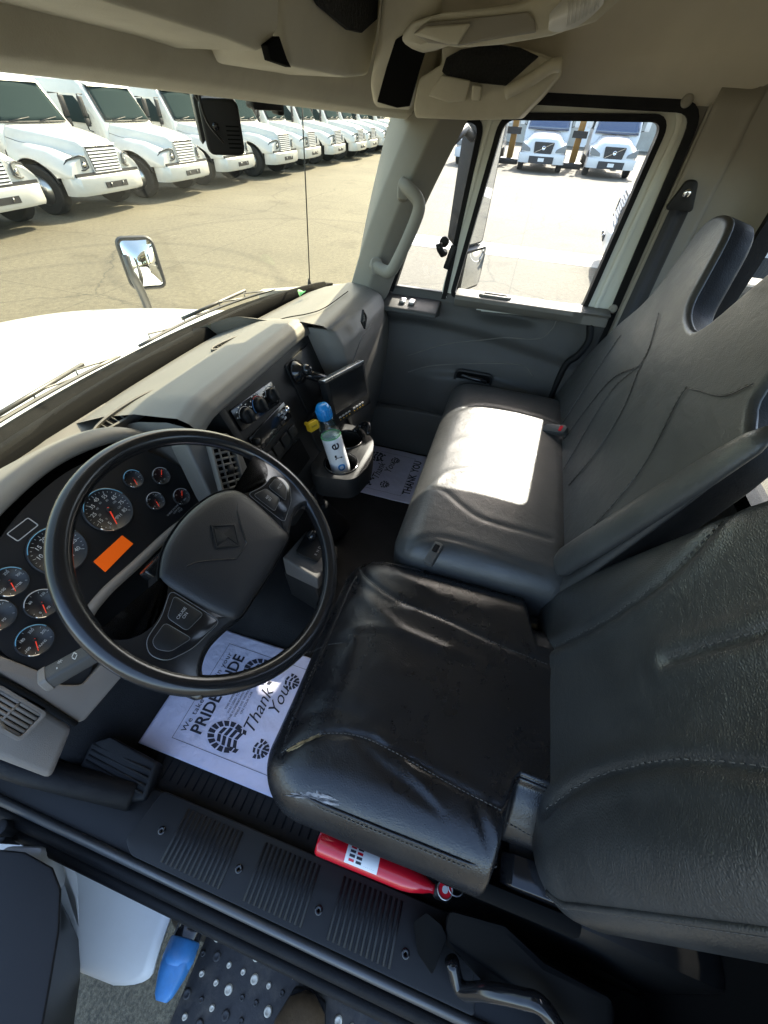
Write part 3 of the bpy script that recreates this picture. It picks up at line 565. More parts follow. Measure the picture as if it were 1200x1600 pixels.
# ---------------------------------------------------------------- hood mirror on the fender
HM = thing('hood_mirror', 'small convex mirror on a curved grey stalk at the edge of the white hood', 'mirror', (1.50, 1.62, 1.30))
h0 = np.array((1.647,1.66,1.552)); HF = frame_n(h0, (-.62, -.75, .16), (.05, 0, 1))
obj('mirror_housing', xf(loft([[(x, y, .004) for x, y in rrect(.148, .20, .035, 6)], [(x, y, -.012) for x, y in rrect(.160, .212, .04, 6)], [(x, y, -.06) for x, y in rrect(.13, .17, .04, 6)], [(x, y, -.075) for x, y in rrect(.07, .10, .03, 6)]]), HF), 'truck_dark', HM)
obj('mirror_glass', xf(grid(lambda u, v: ((u-.5)*.132, (v-.5)*.182, .006+.03*(1-(2*u-1)**2)*(1-(2*v-1)**2)), 16, 16), HF), 'mirror_glass', HM, True)
obj('mirror_rim', xf(tube([(x, y, .006) for x, y in rrect(.140, .192, .032, 6)], .006, 8, closed=True), HF), 'truck_dark', HM, True)
obj('stalk', tube(catmull([(1.549,1.62,1.377), (1.547,1.62,1.461), (1.531,1.62,1.55), (1.545,1.63,1.611)], 6), [.019]*12+[.015]*7, 8), 'dull_strip', HM, True)

# ---------------------------------------------------------------- antenna standing outside the windshield
AN = thing('antenna', 'thin black whip antenna standing in front of the windshield on the right', 'antenna', (1.62, .80, 1.5))
obj('antenna_mast', tube([(1.62,0.8,1.561), (1.62,0.782,1.878), (1.62,0.77,2.112)], .0022, 6), 'black_plastic', AN, True)
obj('antenna_base', lathe([(.02, -.06), (.02, -.02), (.01, .01), (.004, .04)], 12, frame((1.62,0.8,1.561), (1, 0, 0), (0, 1, 0), (0, 0, 1))), 'black_plastic', AN, True)

# ---------------------------------------------------------------- driver door swung open at the lower left
DD = thing('driver_door', 'open driver door at the lower left, dark inner panel with pale metal edge', 'door', (-.3, .7, .6))
dz0, dz1 = .62, .97
dp = [(-0.207,0.842,0.97), (-0.175,0.704,0.97), (-0.177,0.627,0.97), (-0.197,0.584,0.97), (-0.244,0.538,0.97), (-0.305,0.495,0.97), (-0.366,0.454,0.97), (-0.45,0.411,0.97), (-0.5,0.774,0.97)]
dpo = obj('door_panel', loft([[(p[0], p[1], dz1) for p in dp], [(p[0]-.03, p[1]+.012, dz1-.05) for p in dp], [(p[0]-.13, p[1]+.05, dz0) for p in dp]]), 'black_plastic', DD, 'auto', bevel=.010, seg=3)
obj('door_shell', loft([[(-.215, .66, z), (-.165, .70, z), (-.19, .78, z), (-.9, 1.12, z), (-.95, 1.0, z)] for z in (.80, .93)]), 'white_paint', DD, 'auto', bevel=.012)
HG = obj('hinge', join(box(-.20, -.13, .83, .88, .84, .90), lathe([(.016, -.06), (.016, .06)], 12, frame((-.165, .80, .90), (1, 0, 0), (0, 1, 0), (0, 0, 1))), box(-.19, -.12, .79, .81, .86, .93)), 'black_plastic', DD, bevel=.004)
obj('hinge_bracket', tube(catmull([(-.13, .93, .93), (-.155, .88, .90), (-.19, .85, .87)], 5), .016, 8), 'steel', DD, True)

# ---------------------------------------------------------------- step below the sill, with tread buttons
ST = thing('cab_step', 'black metal step under the door, covered with worn round tread buttons', 'step', (-.32, 0, .6))
STP = obj('tread_plate', box(-.50, -.188, -.52, .345, .60, .618), 'tread_metal', ST, bevel=.004)
obj('step_rail', join(box(-.192, -.180, -.52, .36, .60, .640), box(-.51, -.50, -.52, .345, .59, .636)), 'steel', ST, bevel=.003)
for y_ in (-.4, .22): obj('step_bracket', box(-.18, -.12, y_, y_+.06, .55, .80), 'black_plastic', ST, bevel=.003)
def disc(r, h): return lathe([(r, 0), (r*.96, h*.8), (r*.7, h), (r*.45, h*.75), (0.0005, h*.7)], 12)
dm = {}
k = 0
for i in range(9):
    for j in range(24):
        x = -.215-.034*i; y = .315-.036*j+(.018 if i % 2 else 0)
        if x < -.49 or y < -.5: continue
        big = (i+2*j) % 3 == 0; r = .0095 if big else .0058; key = (big, random.random() < .62)
        if key not in dm:
            V, F = disc(r, .006); me = bpy.data.meshes.new('tread_button'); me.from_pydata(V.tolist(), [], F); me.materials.append(MATS['worn_metal' if key[1] else 'tread_metal']); me.shade_smooth(); dm[key] = me
        o = bpy.data.objects.new('tread_button', dm[key]); COL.objects.link(o); o.parent = STP; o.location = np.array((x+random.uniform(-.003, .003), y+random.uniform(-.003, .003), .618))-OFF[ST.name]; k += 1

# ---------------------------------------------------------------- filler with blue cap beside the step
FC = thing('filler_cap', 'blue plastic cap with wing grip on the black filler neck beside the step', 'cap', (-.21, .375, .66))
n0 = np.array((-0.199,0.377,0.68)); n1 = np.array((-0.303,0.364,0.7)); ax = unit(n1-n0)
FF = frame_n(n0, ax)
obj('housing_plate', loft([[(-.140, y, .635), (-.175, y, .630), (-.235, y, .60), (-.25, y, .54), (-.15, y, .50)] for y in (.325, .35, .43, .460)]), 'black_plastic', FC, 'auto', bevel=.015)
obj('filler_neck', lathe([(.030, -.05), (.036, -.03), (.036, .0), (.033, .02), (.033, .05)], 24, FF), 'black_gloss', FC, True)
bc = obj('cap_sleeve', lathe([(.032, .034), (.0365, .037), (.037, .066), (.034, .078), (.02, .082), (.001, .082)], 28, FF), 'blue_cap', FC, True)
obj('wing_grip', xf(loft([[(x, y, z) for x, y in rrect(.060*a_, .052*b_, .022*b_, 5)] for z, a_, b_ in ((.066, 1.08, 1.24), (.078, 1.10, 1.22), (.092, 1.02, .98), (.108, .84, .74), (.122, .66, .52), (.130, .40, .36))]), FF), 'blue_cap', bc, 'auto')
# ---------------------------------------------------------------- boot on the step
BT = thing('work_boot', 'brown leather boot toe on the step at the bottom edge', 'boot', (-.40, .05, .62))
BO = np.array((.075, .10, .01))
secs = []
for t, w, h in ((0, .010, .03), (.02, .036, .05), (.06, .049, .064), (.12, .052, .075), (.19, .045, .10), (.25, .042, .15), (.29, .030, .15)):
    secs.append([(-.30-t, -.05+1.25*w*math.cos(a), .640+h*max(0, math.sin(a))**.8) for a in np.linspace(0, math.pi, 12)])
VF = loft(secs, closed=True); VF = (VF[0]+BO, VF[1])
b_u = obj('boot_upper', VF, 'boot_leather', BT, True)
obj('boot_sole', xf(prism([(-.295, -.05), (-.305, -.09), (-.34, -.103), (-.43, -.105), (-.50, -.095), (-.60, -.095), (-.60, -.005), (-.50, -.005), (-.43, .005), (-.34, .003), (-.305, -.01)], .619, .645), frame(BO, (1, 0, 0), (0, 1, 0), (0, 0, 1))), 'rubber', BT, bevel=.004)
obj('toe_seam', tube(BO+catmull([(-.345, -.103, .65), (-.36, -.095, .68), (-.365, -.05, .708), (-.36, -.005, .68), (-.345, .003, .65)], 6), .0025, 6), 'boot_leather', BT, True)

# ---------------------------------------------------------------- grab bar / seat-side moulding at the lower right of the sill
GB = thing('entry_handle', 'black tubular entry handle and moulded guard at the rear of the door sill', 'handle', (.0, -.22, .95))
obj('handle_tube', tube(catmull([(-0.059,-0.195,1.02), (-0.089,-0.222,1), (-0.075,-0.255,1.05), (-0.062,-0.303,1.09), (-0.061,-0.335,1.1), (-0.096,-0.394,1.05)], 7), .013, 12), 'black_gloss', GB, True)
obj('handle_guard', loft([[(-0.033,-0.117,1), (-0.012,-0.135,1.03), (-0.02,-0.168,1.03), (-0.033,-0.184,1.02), (-0.089,-0.168,1), (-0.072,-0.138,0.98)], [(-0.041,-0.129,0.965), (-0.025,-0.149,0.965), (-0.03,-0.18,0.965), (-0.04,-0.189,0.965), (-0.088,-0.174,0.965), (-0.072,-0.144,0.965)]]), 'black_matte', GB, 'auto', bevel=.004)
obj('guard_moulding', loft([[(0.004,-0.171,1.06), (0.015,-0.267,1.1), (-0.008,-0.335,1.1), (-0.017,-0.448,1.1), (-0.09,-0.477,1.02), (-0.077,-0.384,1.02), (-0.063,-0.26,1.02), (-0.041,-0.176,1)], [(0.005,-0.184,0.98), (0.017,-0.299,0.98), (-0.009,-0.375,0.98), (-0.019,-0.502,0.98), (-0.095,-0.504,0.96), (-0.082,-0.405,0.96), (-0.066,-0.275,0.96), (-0.043,-0.183,0.96)]]), 'black_matte', GB, 'auto', bevel=.012)
# ---------------------------------------------------------------- dashboard
DB = thing('dashboard', 'grey truck dashboard with black gauge cluster, centre stack and padded passenger side', 'dashboard', (.75, .75, .95))
CN = unit((0, -.8, .6)); CU = unit(np.array((0, 0, 1))-CN*CN[2]); CX = np.array((1., 0, 0)); CO = np.array((.32, .66, 1.53))
CF = frame(CO, CX, CU, CN)
def cl(u, v, w=0): return CO+CX*u+CU*v+CN*w
# cluster face
cface = catmull([(-.252, -.10), (-.225, .0), (-.135, .062), (-.03, .088), (.07, .086), (.165, .05), (.205, -.02), (.215, -.10), (.200, -.145), (.155, -.135), (.09, -.113), (-.02, -.105), (-.10, -.098), (-.16, -.11), (-.195, -.17), (-.235, -.186), (-.252, -.16)], 5, closed=True)
cface = [tuple(p) for p in cface]
CLU = obj('gauge_cluster', xf(prism(cface, -.02, .0), CF), 'cluster_black', DB, 'auto')
def gauge(u, v, r, needle, nums=None, unitt=None, ring='ring_blue', big=False):
    F = frame(cl(u, v, 0), CX, CU, CN)
    G = obj('gauge', xf(lathe([(r*1.10, .0), (r*1.10, .004), (r*1.03, .006), (r, .003), (r*.98, .0015), (.0005, .0015)], 36), F), 'gauge_face', CLU, True)
    # lit arc of the bezel
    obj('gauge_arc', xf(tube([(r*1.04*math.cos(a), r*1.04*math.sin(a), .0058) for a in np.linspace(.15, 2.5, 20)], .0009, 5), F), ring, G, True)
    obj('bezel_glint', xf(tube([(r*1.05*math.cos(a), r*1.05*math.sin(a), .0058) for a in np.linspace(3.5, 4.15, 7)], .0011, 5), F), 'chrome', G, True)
    tk = []
    for i in range(25 if big else 9):
        a = math.radians(225-270*i/(24 if big else 8)); L = .12 if (i % 3 == 0 or not big) else .06
        tk.append(xf(box(-r*.004-.00015, r*.004+.00015, r*(.94-L), r*.94, .0016, .0021), np.array(Matrix.Rotation(a-math.pi/2, 4, 'Z'))))
    obj('tick_marks', xf(join(*tk), F), 'mark_white', G, False, kind='stuff')
    a = math.radians(needle); 
    obj('needle', xf(xf(prism([(-r*.035, -r*.12), (r*.035, -r*.12), (r*.015, r*.78), (-r*.015, r*.78)], .0035, .0045), np.array(Matrix.Rotation(a-math.pi/2, 4, 'Z'))), F), 'needle_red', G)
    obj('needle_hub', xf(lathe([(r*.10, .0016), (r*.10, .005), (.0005, .006)], 14), F), 'black_plastic', G, True)
    if nums:
        for t, ang in nums:
            a = math.radians(ang); text('numeral', t, 'mark_white', G, cl(u+r*.68*math.cos(a), v+r*.68*math.sin(a), 0), CX, CU, r*.25, .0022)
    if unitt: text('unit_mark', unitt, 'mark_white', G, cl(u, v-r*.52, 0), CX, CU, r*.22, .0022)
    return G
spd = [(str(s), 225-270*i/8) for i, s in enumerate((5, 15, 25, 35, 45, 55, 65, 75, 85))]
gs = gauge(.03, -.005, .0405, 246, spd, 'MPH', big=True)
for i in range(7):
    a = math.radians(210-240*i/6); text('numeral', str(20*i), 'mark_grey', gs, cl(.03+.019*math.cos(a), -.005+.019*math.sin(a)), CX, CU, .0055, .0022)
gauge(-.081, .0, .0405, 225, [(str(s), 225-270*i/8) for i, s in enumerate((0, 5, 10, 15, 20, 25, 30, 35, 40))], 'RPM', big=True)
small = [(.112, .008, .0180, 250, 'ring_blue', 'E'), (.160, -.024, .0180, 40, 'mark_grey', 'OIL'), (.107, -.053, .0180, 250, 'mark_grey', 'VOLT'), (.156, -.085, .0180, 40, 'mark_grey', 'TEMP'),
         (-.160, .012, .0225, 245, 'ring_blue', 'WATER'), (-.163, -.045, .0225, 240, 'mark_grey', 'PSI'), (-.208, -.012, .0225, 235, 'mark_grey', 'PSI'), (-.212, -.078, .0235, 235, 'ring_blue', 'TRANS')]
for u, v, r, nd, rg, un in small:
    nm = [(a, b) for a, b in zip(('100', '180', '250', '300'), (190, 125, 60, 0))] if rg == 'ring_blue' and un != 'E' else ([('E', 200), ('F', -20)] if un == 'E' else [('0', 215), ('60', 120), ('120', 40)])
    gauge(u, v, r, nd, nm, un, rg)
# trip display and warning marks
oc = [(.007, -.056), (.007, -.082), (-.066, -.082), (-.063, -.054)]
LCD = obj('trip_display', xf(prism(oc[::-1], -.001, .0016), CF), 'lcd_orange', CLU, label='orange lit trip display')
obj('warning_window', xf(prism(rrect(.040, .020, .003, 3, (-.085, .060)), -.001, .0008, [rrect(.037, .017, .002, 3, (-.085, .060))]), CF), 'mark_grey', CLU)
for j in range(3): text('warning_text', ('CHECK ENGINE', 'LOW OIL', 'STOP')[j], 'mark_grey', CLU, cl(.118+.006*j, -.092-.006*j), CX, CU, .0052, .0008)
# hooded brow over the cluster
lipc = [(-.33, -.15), (-.275, -.03), (-.16, .072), (-.03, .104), (.08, .102), (.18, .066), (.226, -.01), (.232, -.10), (.225, -.19)]
lip = catmull(lipc, 6)
def brow(u, v):
    k = u*(len(lip)-1); i = min(int(k), len(lip)-2); t = k-i; p = lip[i]*(1-t)+lip[i+1]*t
    L = cl(p[0], p[1], 0); s = u
    xb = -.16+.80*u; base = np.array((xb, .935-.02*abs(xb-.2), 1.545))
    prof = [L+CN*(-.005), L+CN*.012, L+CN*.016+CU*.010+np.array((0, .004, .003)), L+CN*.008+CU*.028+np.array((0, .01, .004))]
    if v < .4:
        q = v/.4*3; j = min(int(q), 2); f = q-j; return prof[j]*(1-f)+prof[j+1]*f
    f = (v-.4)/.6; a = prof[3]; mid = (a+base)/2+np.array((0, .0, .012)); return (1-f)**2*a+2*f*(1-f)*mid+f*f*base
obj('cluster_brow', grid(brow, 70, 20), 'dash_grey', DB, True)
# taupe lower trim of the cluster: rim along the lower edge, running to the left vent
rim = catmull([(.222, -.20), (.205, -.152), (.155, -.142), (.09, -.122), (-.02, -.113), (-.10, -.107), (-.155, -.118), (-.185, -.165)], 6)
obj('cluster_rim', tube([cl(p[0], p[1], .004) for p in rim], .0095, 10), 'trim_taupe', DB, True)
lt_pts = [(-.275, .0), (-.252, -.05), (-.246, -.120), (-.250, -.155), (-.236, -.184), (-.192, -.186), (-.165, -.150), (-.150, -.165), (-.183, -.230), (-.279, -.224), (-.286, -.214), (-.275, -.14), (-.270, -.07), (-.30, .0)]
obj('lower_trim', xf(prism(fillet(lt_pts, .008, 4), -.04, .010), CF), 'trim_taupe', DB, bevel=.005, seg=3)
# column opening behind the wheel
obj('column_opening', xf(prism([(-.15, -.115), (-.02, -.118), (.09, -.125), (.15, -.145), (.20, -.17), (.20, -.30), (-.13, -.30), (-.17, -.2)], -.05, -.02), CF), 'black_matte', DB)
# lower-left outboard panel with vent
VP = (0.018,0.584,1.429); vo = np.array((VP[0]-.02, VP[1], VP[2]))
OP = obj('outer_panel', loft([[(0.039,0.641,1.505), (0.038,0.607,1.46), (0.035,0.572,1.413), (0.028,0.529,1.355), (-0.041,0.514,1.335), (-0.041,0.595,1.443)], [tuple(np.array(q)-CN*.09-np.array((0, 0, .02))) for q in ((0.039,0.641,1.505), (0.038,0.607,1.46), (0.035,0.572,1.413), (0.028,0.529,1.355), (-0.041,0.514,1.335), (-0.041,0.595,1.443))]]), 'trim_taupe', DB, 'auto', bevel=.010, seg=3)
def vent_part(parent, c, u, v, w, h, n=7, mname='dash_grey', cross=2):
    F = frame(c, u, v, np.cross(u, v)); VS = obj('vent', xf(prism(rrect(w, h, .008, 4), -.01, .004, [rrect(w-.010, h-.010, .006, 4)]), F), mname, parent, bevel=.0015)
    obj('vent_cavity', xf(prism(rrect(w-.008, h-.008, .006, 4), -.012, -.008), F), 'black_matte', VS)
    for i in range(n):
        y = -h/2+h*(i+1)/(n+1); obj('slat', xf(tube([(-w/2+.006, y, -.0015), (w/2-.006, y, -.0015)], .0028, 6, flat=1.2), F), mname, VS, True)
    for i in range(cross):
        x = -w/2+w*(i+1)/(cross+1); obj('slat', xf(tube([(x, -h/2+.006, .000), (x, h/2-.006, .000)], .0022, 6), F), mname, VS, True)
    return VS
v_a, v_b, v_c = (np.array(q) for q in ((0.036,0.607,1.46), (0.031,0.57,1.411), (-0.013,0.564,1.402)))
vu_ = unit(v_b-v_a); vv_ = unit(v_b-v_c); vv_ = unit(vv_-vu_*(vv_@vu_))
if np.cross(vu_, vv_)@CN < 0: vu_ = -vu_
vent_part(OP, v_a*.5+v_c*.5+CN*.0105, vu_, vv_, .085, np.linalg.norm(v_b-v_c)*1.0, 6, 'trim_taupe', 1)
obj('panel_gap', tube(catmull([np.array(q)+CN*.012 for q in ((0.042,0.632,1.493), (0.042,0.61,1.463), (0.04,0.575,1.417), (0.033,0.53,1.357))], 5), .0045, 6), 'black_matte', DB, True)
# centre pod: brow over the stack
SN = unit((0, -.93, .37)); SU = unit(np.array((0, 0, 1))-SN*SN[2]); SX = np.array((1., 0, 0)); SO = np.array((.87, .56, 1.6)); SF = frame(SO, SX, SU, SN)
def st(u, v, w=0): return SO+SX*u+SU*v+SN*w
def pod(u, v):
    x = .545+.60*u
    e = (2*u-1); drop = .030*max(0, abs(e)-.8)**1.2*4
    fy = .555 if 1 else 0
    prof = [(.566, 1.604-drop), (.558, 1.612-drop), (.561, 1.626-drop), (.578, 1.640-drop), (.605, 1.647-drop), (.64, 1.642-drop), (.72, 1.625-drop*.6), (.82, 1.585), (.935-.02*abs(x-.72), 1.540)]
    k = v*(len(prof)-1); i = min(int(k), len(prof)-2); t = k-i; t = t
    return (x, prof[i][0]*(1-t)+prof[i+1][0]*t, prof[i][1]*(1-t)+prof[i+1][1]*t)
obj('centre_brow', grid(pod, 40, 33), 'dash_grey', DB, True)
def podend(x, sg):
    prof = [(.562, 1.585), (.557, 1.600), (.560, 1.614), (.576, 1.628), (.60, 1.633), (.64, 1.634), (.72, 1.617), (.82, 1.58), (.82, 1.45), (.56, 1.45)]
    return loft([[(x, y, z-.02) for y, z in prof], [(x+sg*.012, y+(.03 if y < .6 else 0), z-.045) for y, z in prof]])
obj('brow_end', podend(.548, -1), 'panel_grey', DB, 'auto', bevel=.006); obj('brow_end', podend(1.142, 1), 'dash_grey', DB, 'auto', bevel=.006)  # left end in darker grey, wheel shadow put into its colour
# stack surround and black face
obj('stack_surround', xf(prism(fillet([(-.250, -.36), (.262, -.36), (.262, .028), (-.250, .034)], .02, 5), -.06, .004, [fillet([(-.228, -.34), (.243, -.34), (.243, .008), (-.228, .016)], .015, 5)]), SF), 'black_plastic', DB, bevel=.003)
SK = obj('centre_stack', xf(prism([(-.24, -.36), (.25, -.36), (.25, .02), (-.24, .02)], -.05, -.004), SF), 'black_plastic', DB)
# heater controls
hp = [(-.215, -.004), (-.032, -.020), (-.043, -.078), (-.217, -.060)]
HV = obj('heater_panel', xf(prism(fillet(hp, .006, 3), -.006, .002), SF), 'black_gloss', SK, bevel=.001)
for i, (u, v, c) in enumerate(((-.181, -.040, 'mark_grey'), (-.123, -.043, 'knob_red'), (-.062, -.047, 'mark_grey'))):
    F = frame(st(u, v, .002), SX, SU, SN); K = obj('knob', xf(lathe([(.019, 0), (.019, .010), (.0165, .014), (.004, .015), (.0005, .015)], 24), F), 'black_plastic', SK, True)
    obj('knob_grip', xf(prism(rrect(.008, .032, .003), .010, .022), F), 'black_plastic', K, bevel=.002)
    obj('scale_arc', xf(tube([(.0235*math.cos(a), .0235*math.sin(a), .001) for a in np.linspace(.3, 2.84, 14)], .0011, 5), F), c, K, True)
    if i == 1: obj('scale_arc', xf(tube([(.0235*math.cos(a), .0235*math.sin(a), .0014) for a in np.linspace(2.0, 3.5, 10)], .0013, 5), F), 'knob_blue', K, True)
for (u, v) in ((-.181, -.040), (-.123, -.043), (-.062, -.047)):
    for a in np.linspace(.4, 2.75, 6): obj('scale_mark', xf(prism(rrect(.0045, .003, .0006, 1), .0, .0008), frame(st(u+.029*math.cos(a), v+.029*math.sin(a), .002), SX, SU, SN)), 'mark_white', HV)
# radio and switch row, pocket
RD = obj('radio', xf(prism(rrect(.185, .048, .004, 3, (-.12, -.108)), -.006, .003), SF), 'black_gloss', SK, bevel=.0015)
for i in range(6): obj('radio_button', xf(prism(rrect(.016, .008, .002, 2, (-.185+.022*i, -.124)), .0, .0045), SF), 'black_plastic', RD)
for i in range(2):
    obj('radio_knob', xf(lathe([(.010, 0), (.009, .012), (.0005, .013)], 16), frame(st(-.2+.16*i, -.103, .003), SX, SU, SN)), 'chrome' if i else 'black_plastic', RD, True)
for i, (dx, dy) in enumerate(((-.075, -.098), (-.060, -.100), (-.066, -.110), (-.052, -.108), (-.046, -.100), (-.058, -.118))):
    obj('key_tag', xf(prism(rrect(.010, .006, .001, 2, (dx, dy)), .003, .006), SF), 'mark_white' if i % 2 else 'steel', RD)
for i in range(4): obj('switch', xf(prism(rrect(.036, .030, .004, 3, (-.185+.044*i, -.165)), -.004, .004), SF), 'black_plastic', SK, bevel=.002)
obj('cubby', xf(prism(rrect(.15, .075, .006, 3, (-.115, -.232)), -.008, .0005), SF), 'black_matte', SK)
obj('stack_panel', xf(prism(rrect(.165, .15, .006, 3, (.135, -.09)), -.006, .001), SF), 'black_plastic', SK, bevel=.002)
obj('stack_panel', xf(prism(rrect(.20, .13, .006, 3, (.12, -.245)), -.006, .001), SF), 'black_plastic', SK, bevel=.002)
# parking-brake knob
yk = np.array((0.886,0.493,1.432)); YF = frame_n(yk, unit((-.35, -.92, .2)))
YB = obj('brake_knob', xf(join(lathe([(.006, 0), (.006, .025)], 12), prism(fillet([(-.019, -.014), (.019, -.014), (.019, .014), (-.019, .014)], .007, 4), .024, .040)), YF), 'yellow_plastic', DB, bevel=.004, label='yellow parking brake knob')
text('brake_text', 'PARK', 'ink', YB, xf(([(0, 0, .0402)], []), YF)[0][0], YF[:3, 0], YF[:3, 1], .009, .0004)
# centre vent panel angled to the driver
va, vb2, vcn, vd = [np.array(q) for q in ((0.515,0.527,1.592), (0.56,0.517,1.568), (0.548,0.479,1.473), (0.492,0.488,1.495))]
vu = unit((vb2-va)+(vcn-vd)); vv = unit((va-vd)+(vb2-vcn)); vv = unit(vv-vu*(vv@vu)); vctr = (va+vb2+vcn+vd)/4
pn = [(0.485,0.54,1.626), (0.589,0.524,1.586), (0.6,0.513,1.557), (0.559,0.457,1.416), (0.447,0.477,1.466), (0.456,0.498,1.519)]
vn_ = np.cross(vu, vv)
VPN = obj('vent_panel', loft([[np.array(q)+vn_*.000 for q in pn], [np.array(q)-vn_*.05 for q in pn]]), 'panel_grey', DB, 'auto', bevel=.006, seg=3)  # steering wheel's shadow put into the panel's darker grey
VS = vent_part(VPN, vctr+vn_*.011-vu*.006, vu, vv, .068, .130, 9, 'dash_grey', 2)
obj('vent_wheel', xf(lathe([(.010, 0), (.010, .004), (.0005, .004)], 16), frame(vctr+vn_*.010, vu, vv, vn_)), 'black_plastic', VS, True)
# passenger side of the dash
def pdash(u, v):
    x = 1.095+.485*u
    prof = [(.50, .98), (.47, 1.12), (.445, 1.25), (.430, 1.36), (.425, 1.46), (.428, 1.53), (.440, 1.580), (.465, 1.618), (.51, 1.640), (.58, 1.642), (.68, 1.615), (.78, 1.575), (.90, 1.53)]
    k = v*(len(prof)-1); i = min(int(k), len(prof)-2); t = k-i
    y = prof[i][0]*(1-t)+prof[i+1][0]*t; z = prof[i][1]*(1-t)+prof[i+1][1]*t
    y += .020*(1-u)**3*(z < 1.63)*min(1, max(0, (z-1.2)/.2)); y += .14*max(0, 1-u*22)**1.5*(z < 1.63)
    if u > .9: y += .05*(u-.9)/.1*(1 if z < 1.6 else .3)
    return (x, y, z-.02*max(0, u-.85)/.15)
PDA = obj('passenger_pad', grid(pdash, 48, 61), 'dash_grey', DB, True)
obj('pad_seam', tube(catmull([(1.125, .80, 1.572), (1.13, .66, 1.628), (1.15, .585, 1.646), (1.22, .555, 1.647), (1.40, .545, 1.646)], 6), .0016, 5), 'black_matte', DB, True)
lg = np.array((1.232,0.428,1.625)); LFm = frame_n((lg[0], .4265, lg[2]), (-.05, -1, .1))
LO = obj('emblem', xf(prism([(.022, 0), (0, .030), (-.022, 0), (0, -.030)], -.004, .003, [[(.017, 0), (0, .0235), (-.017, 0), (0, -.0235)]]), LFm), 'black_plastic', DB, bevel=.001)
obj('emblem_wedge', xf(prism([(-.015, -.002), (.0, .0205), (.0, -.004)], -.003, .0025), LFm), 'steel', LO); obj('emblem_wedge', xf(prism([(.015, .002), (.0, -.0205), (.0, .004)], -.003, .002), LFm), 'black_plastic', LO)
obj('pad_crease', xf(join(tube([(.06, -.035, .0), (.02, -.042, .001), (-.03, -.042, .001), (-.12, -.09, .0)], .0016, 6)), LFm), 'door_grey', DB, True)
obj('side_vent', xf(prism(rrect(.02, .10, .006), -.01, .004), frame_n((1.565, .468, 1.58), (-.2, -.97, .1))), 'black_plastic', DB)
# knee panel and lower console
obj('knee_panel', loft([[(-.04, .62, 1.33), (-.04, .70, 1.36), (-.04, .98, 1.20), (-.04, .90, 1.10)], [(.60, .60, 1.28), (.60, .70, 1.36), (.60, .98, 1.20), (.60, .90, 1.10)]]), 'black_plastic', DB, 'auto', bevel=.01)
obj('lower_console', loft([[(.60, .50, 1.34), (.62, .58, 1.1), (.64, .66, .93), (.64, .97, .93), (.60, .9, 1.40)], [(1.12, .455, 1.34), (1.12, .55, 1.1), (1.12, .62, .93), (1.12, .97, .93), (1.12, .9, 1.40)]]), 'black_plastic', DB, 'auto', bevel=.012)
obj('lower_console', loft([[(1.10, .50, 1.10), (1.10, .60, .93), (1.10, .97, .93), (1.10, .9, 1.40)], [(1.58, .50, 1.10), (1.58, .60, .93), (1.58, .97, .93), (1.58, .9, 1.40)]]), 'black_plastic', DB, 'auto', bevel=.012)
# defroster grilles on the top
for a, b, c in (((0.483,0.783,1.585), (0.663,0.754,1.6), .020), ((0.867,0.745,1.615), (1.042,0.698,1.61), .014)):
    a = np.array(a); b = np.array(b); u = unit(b-a); v = unit(np.cross((0, -.25, 1), u)); F = frame((a+b)/2+np.array((0, 0, .004)), u, v, np.cross(u, v)); L = np.linalg.norm(b-a)
    el = [(L/2*math.cos(t), c*math.sin(t)) for t in np.linspace(0, 2*math.pi, 28, endpoint=False)]
    DG = obj('defroster_vent', xf(prism(el, -.02, .004, [[(x*.93, y*.72) for x, y in el]]), F), 'dash_grey', DB, bevel=.0015)
    obj('vent_cavity', xf(prism([(x*.94, y*.74) for x, y in el], -.018, -.004), F), 'black_matte', DG)
    for i in range(12):
        x = -L/2+L*(i+1)/13; h = c*.7*math.sqrt(max(0, 1-(2*x/L)**2)); obj('slat', xf(tube([(x, -h, -.001), (x, h, -.001)], .0014, 5), F), 'dash_grey', DG, True)
gl = np.array((1.393,0.721,1.6)); lf2 = thing('green_leaf', 'small green leaf lying at the foot of the windshield', 'leaf', tuple(gl))
obj('leaf_blade', grid(lambda u, v: tuple(gl+np.array((-.02+.04*u, (v-.5)*.03*math.sin(math.pi*(.05+.9*u)), .012+.012*math.sin(3*u)+.01*abs(v-.5)))), 9, 5), 'green_leaf', lf2, True)
# ---------------------------------------------------------------- steering wheel
WC = np.array((.319, .365, 1.564)); WR = np.array((.99911733, .02706372, -.0321266)); WU = np.array((0, .76479697, .64427137)); WN = np.array((.0420067, -.64370269, .7641219)); WF = frame(WC, WR, WU, WN)
SWT = thing('steering_wheel', 'black steering wheel with wide hub pad and two button spokes', 'steering wheel', tuple(WC))
NR = 96
obj('rim', xf(tube([(  .2198*math.cos(a),   .2198*math.sin(a), .0) for a in np.linspace(0, 2*math.pi, NR, endpoint=False)],   .0152, 18, closed=True, flat=1.0), WF), 'wheel_black', SWT, True)
def dome(poly, levels, m, name, parent, F=WF, smooth='auto'):
    return obj(name, xf(loft([[(x, y, w) for x, y in inset(poly, -d)] for d, w in levels]), F), m, parent, smooth)
padp = [tuple(p) for p in catmull([(-.108, .052), (-.092, .070), (-.055, .087), (0, .094), (.055, .087), (.092, .070), (.108, .046), (.108, .0), (.100, -.060), (.092, -.084), (.05, -.088), (0, -.090), (-.05, -.088), (-.092, -.084), (-.104, -.06), (-.110, .0)], 4, closed=True)]
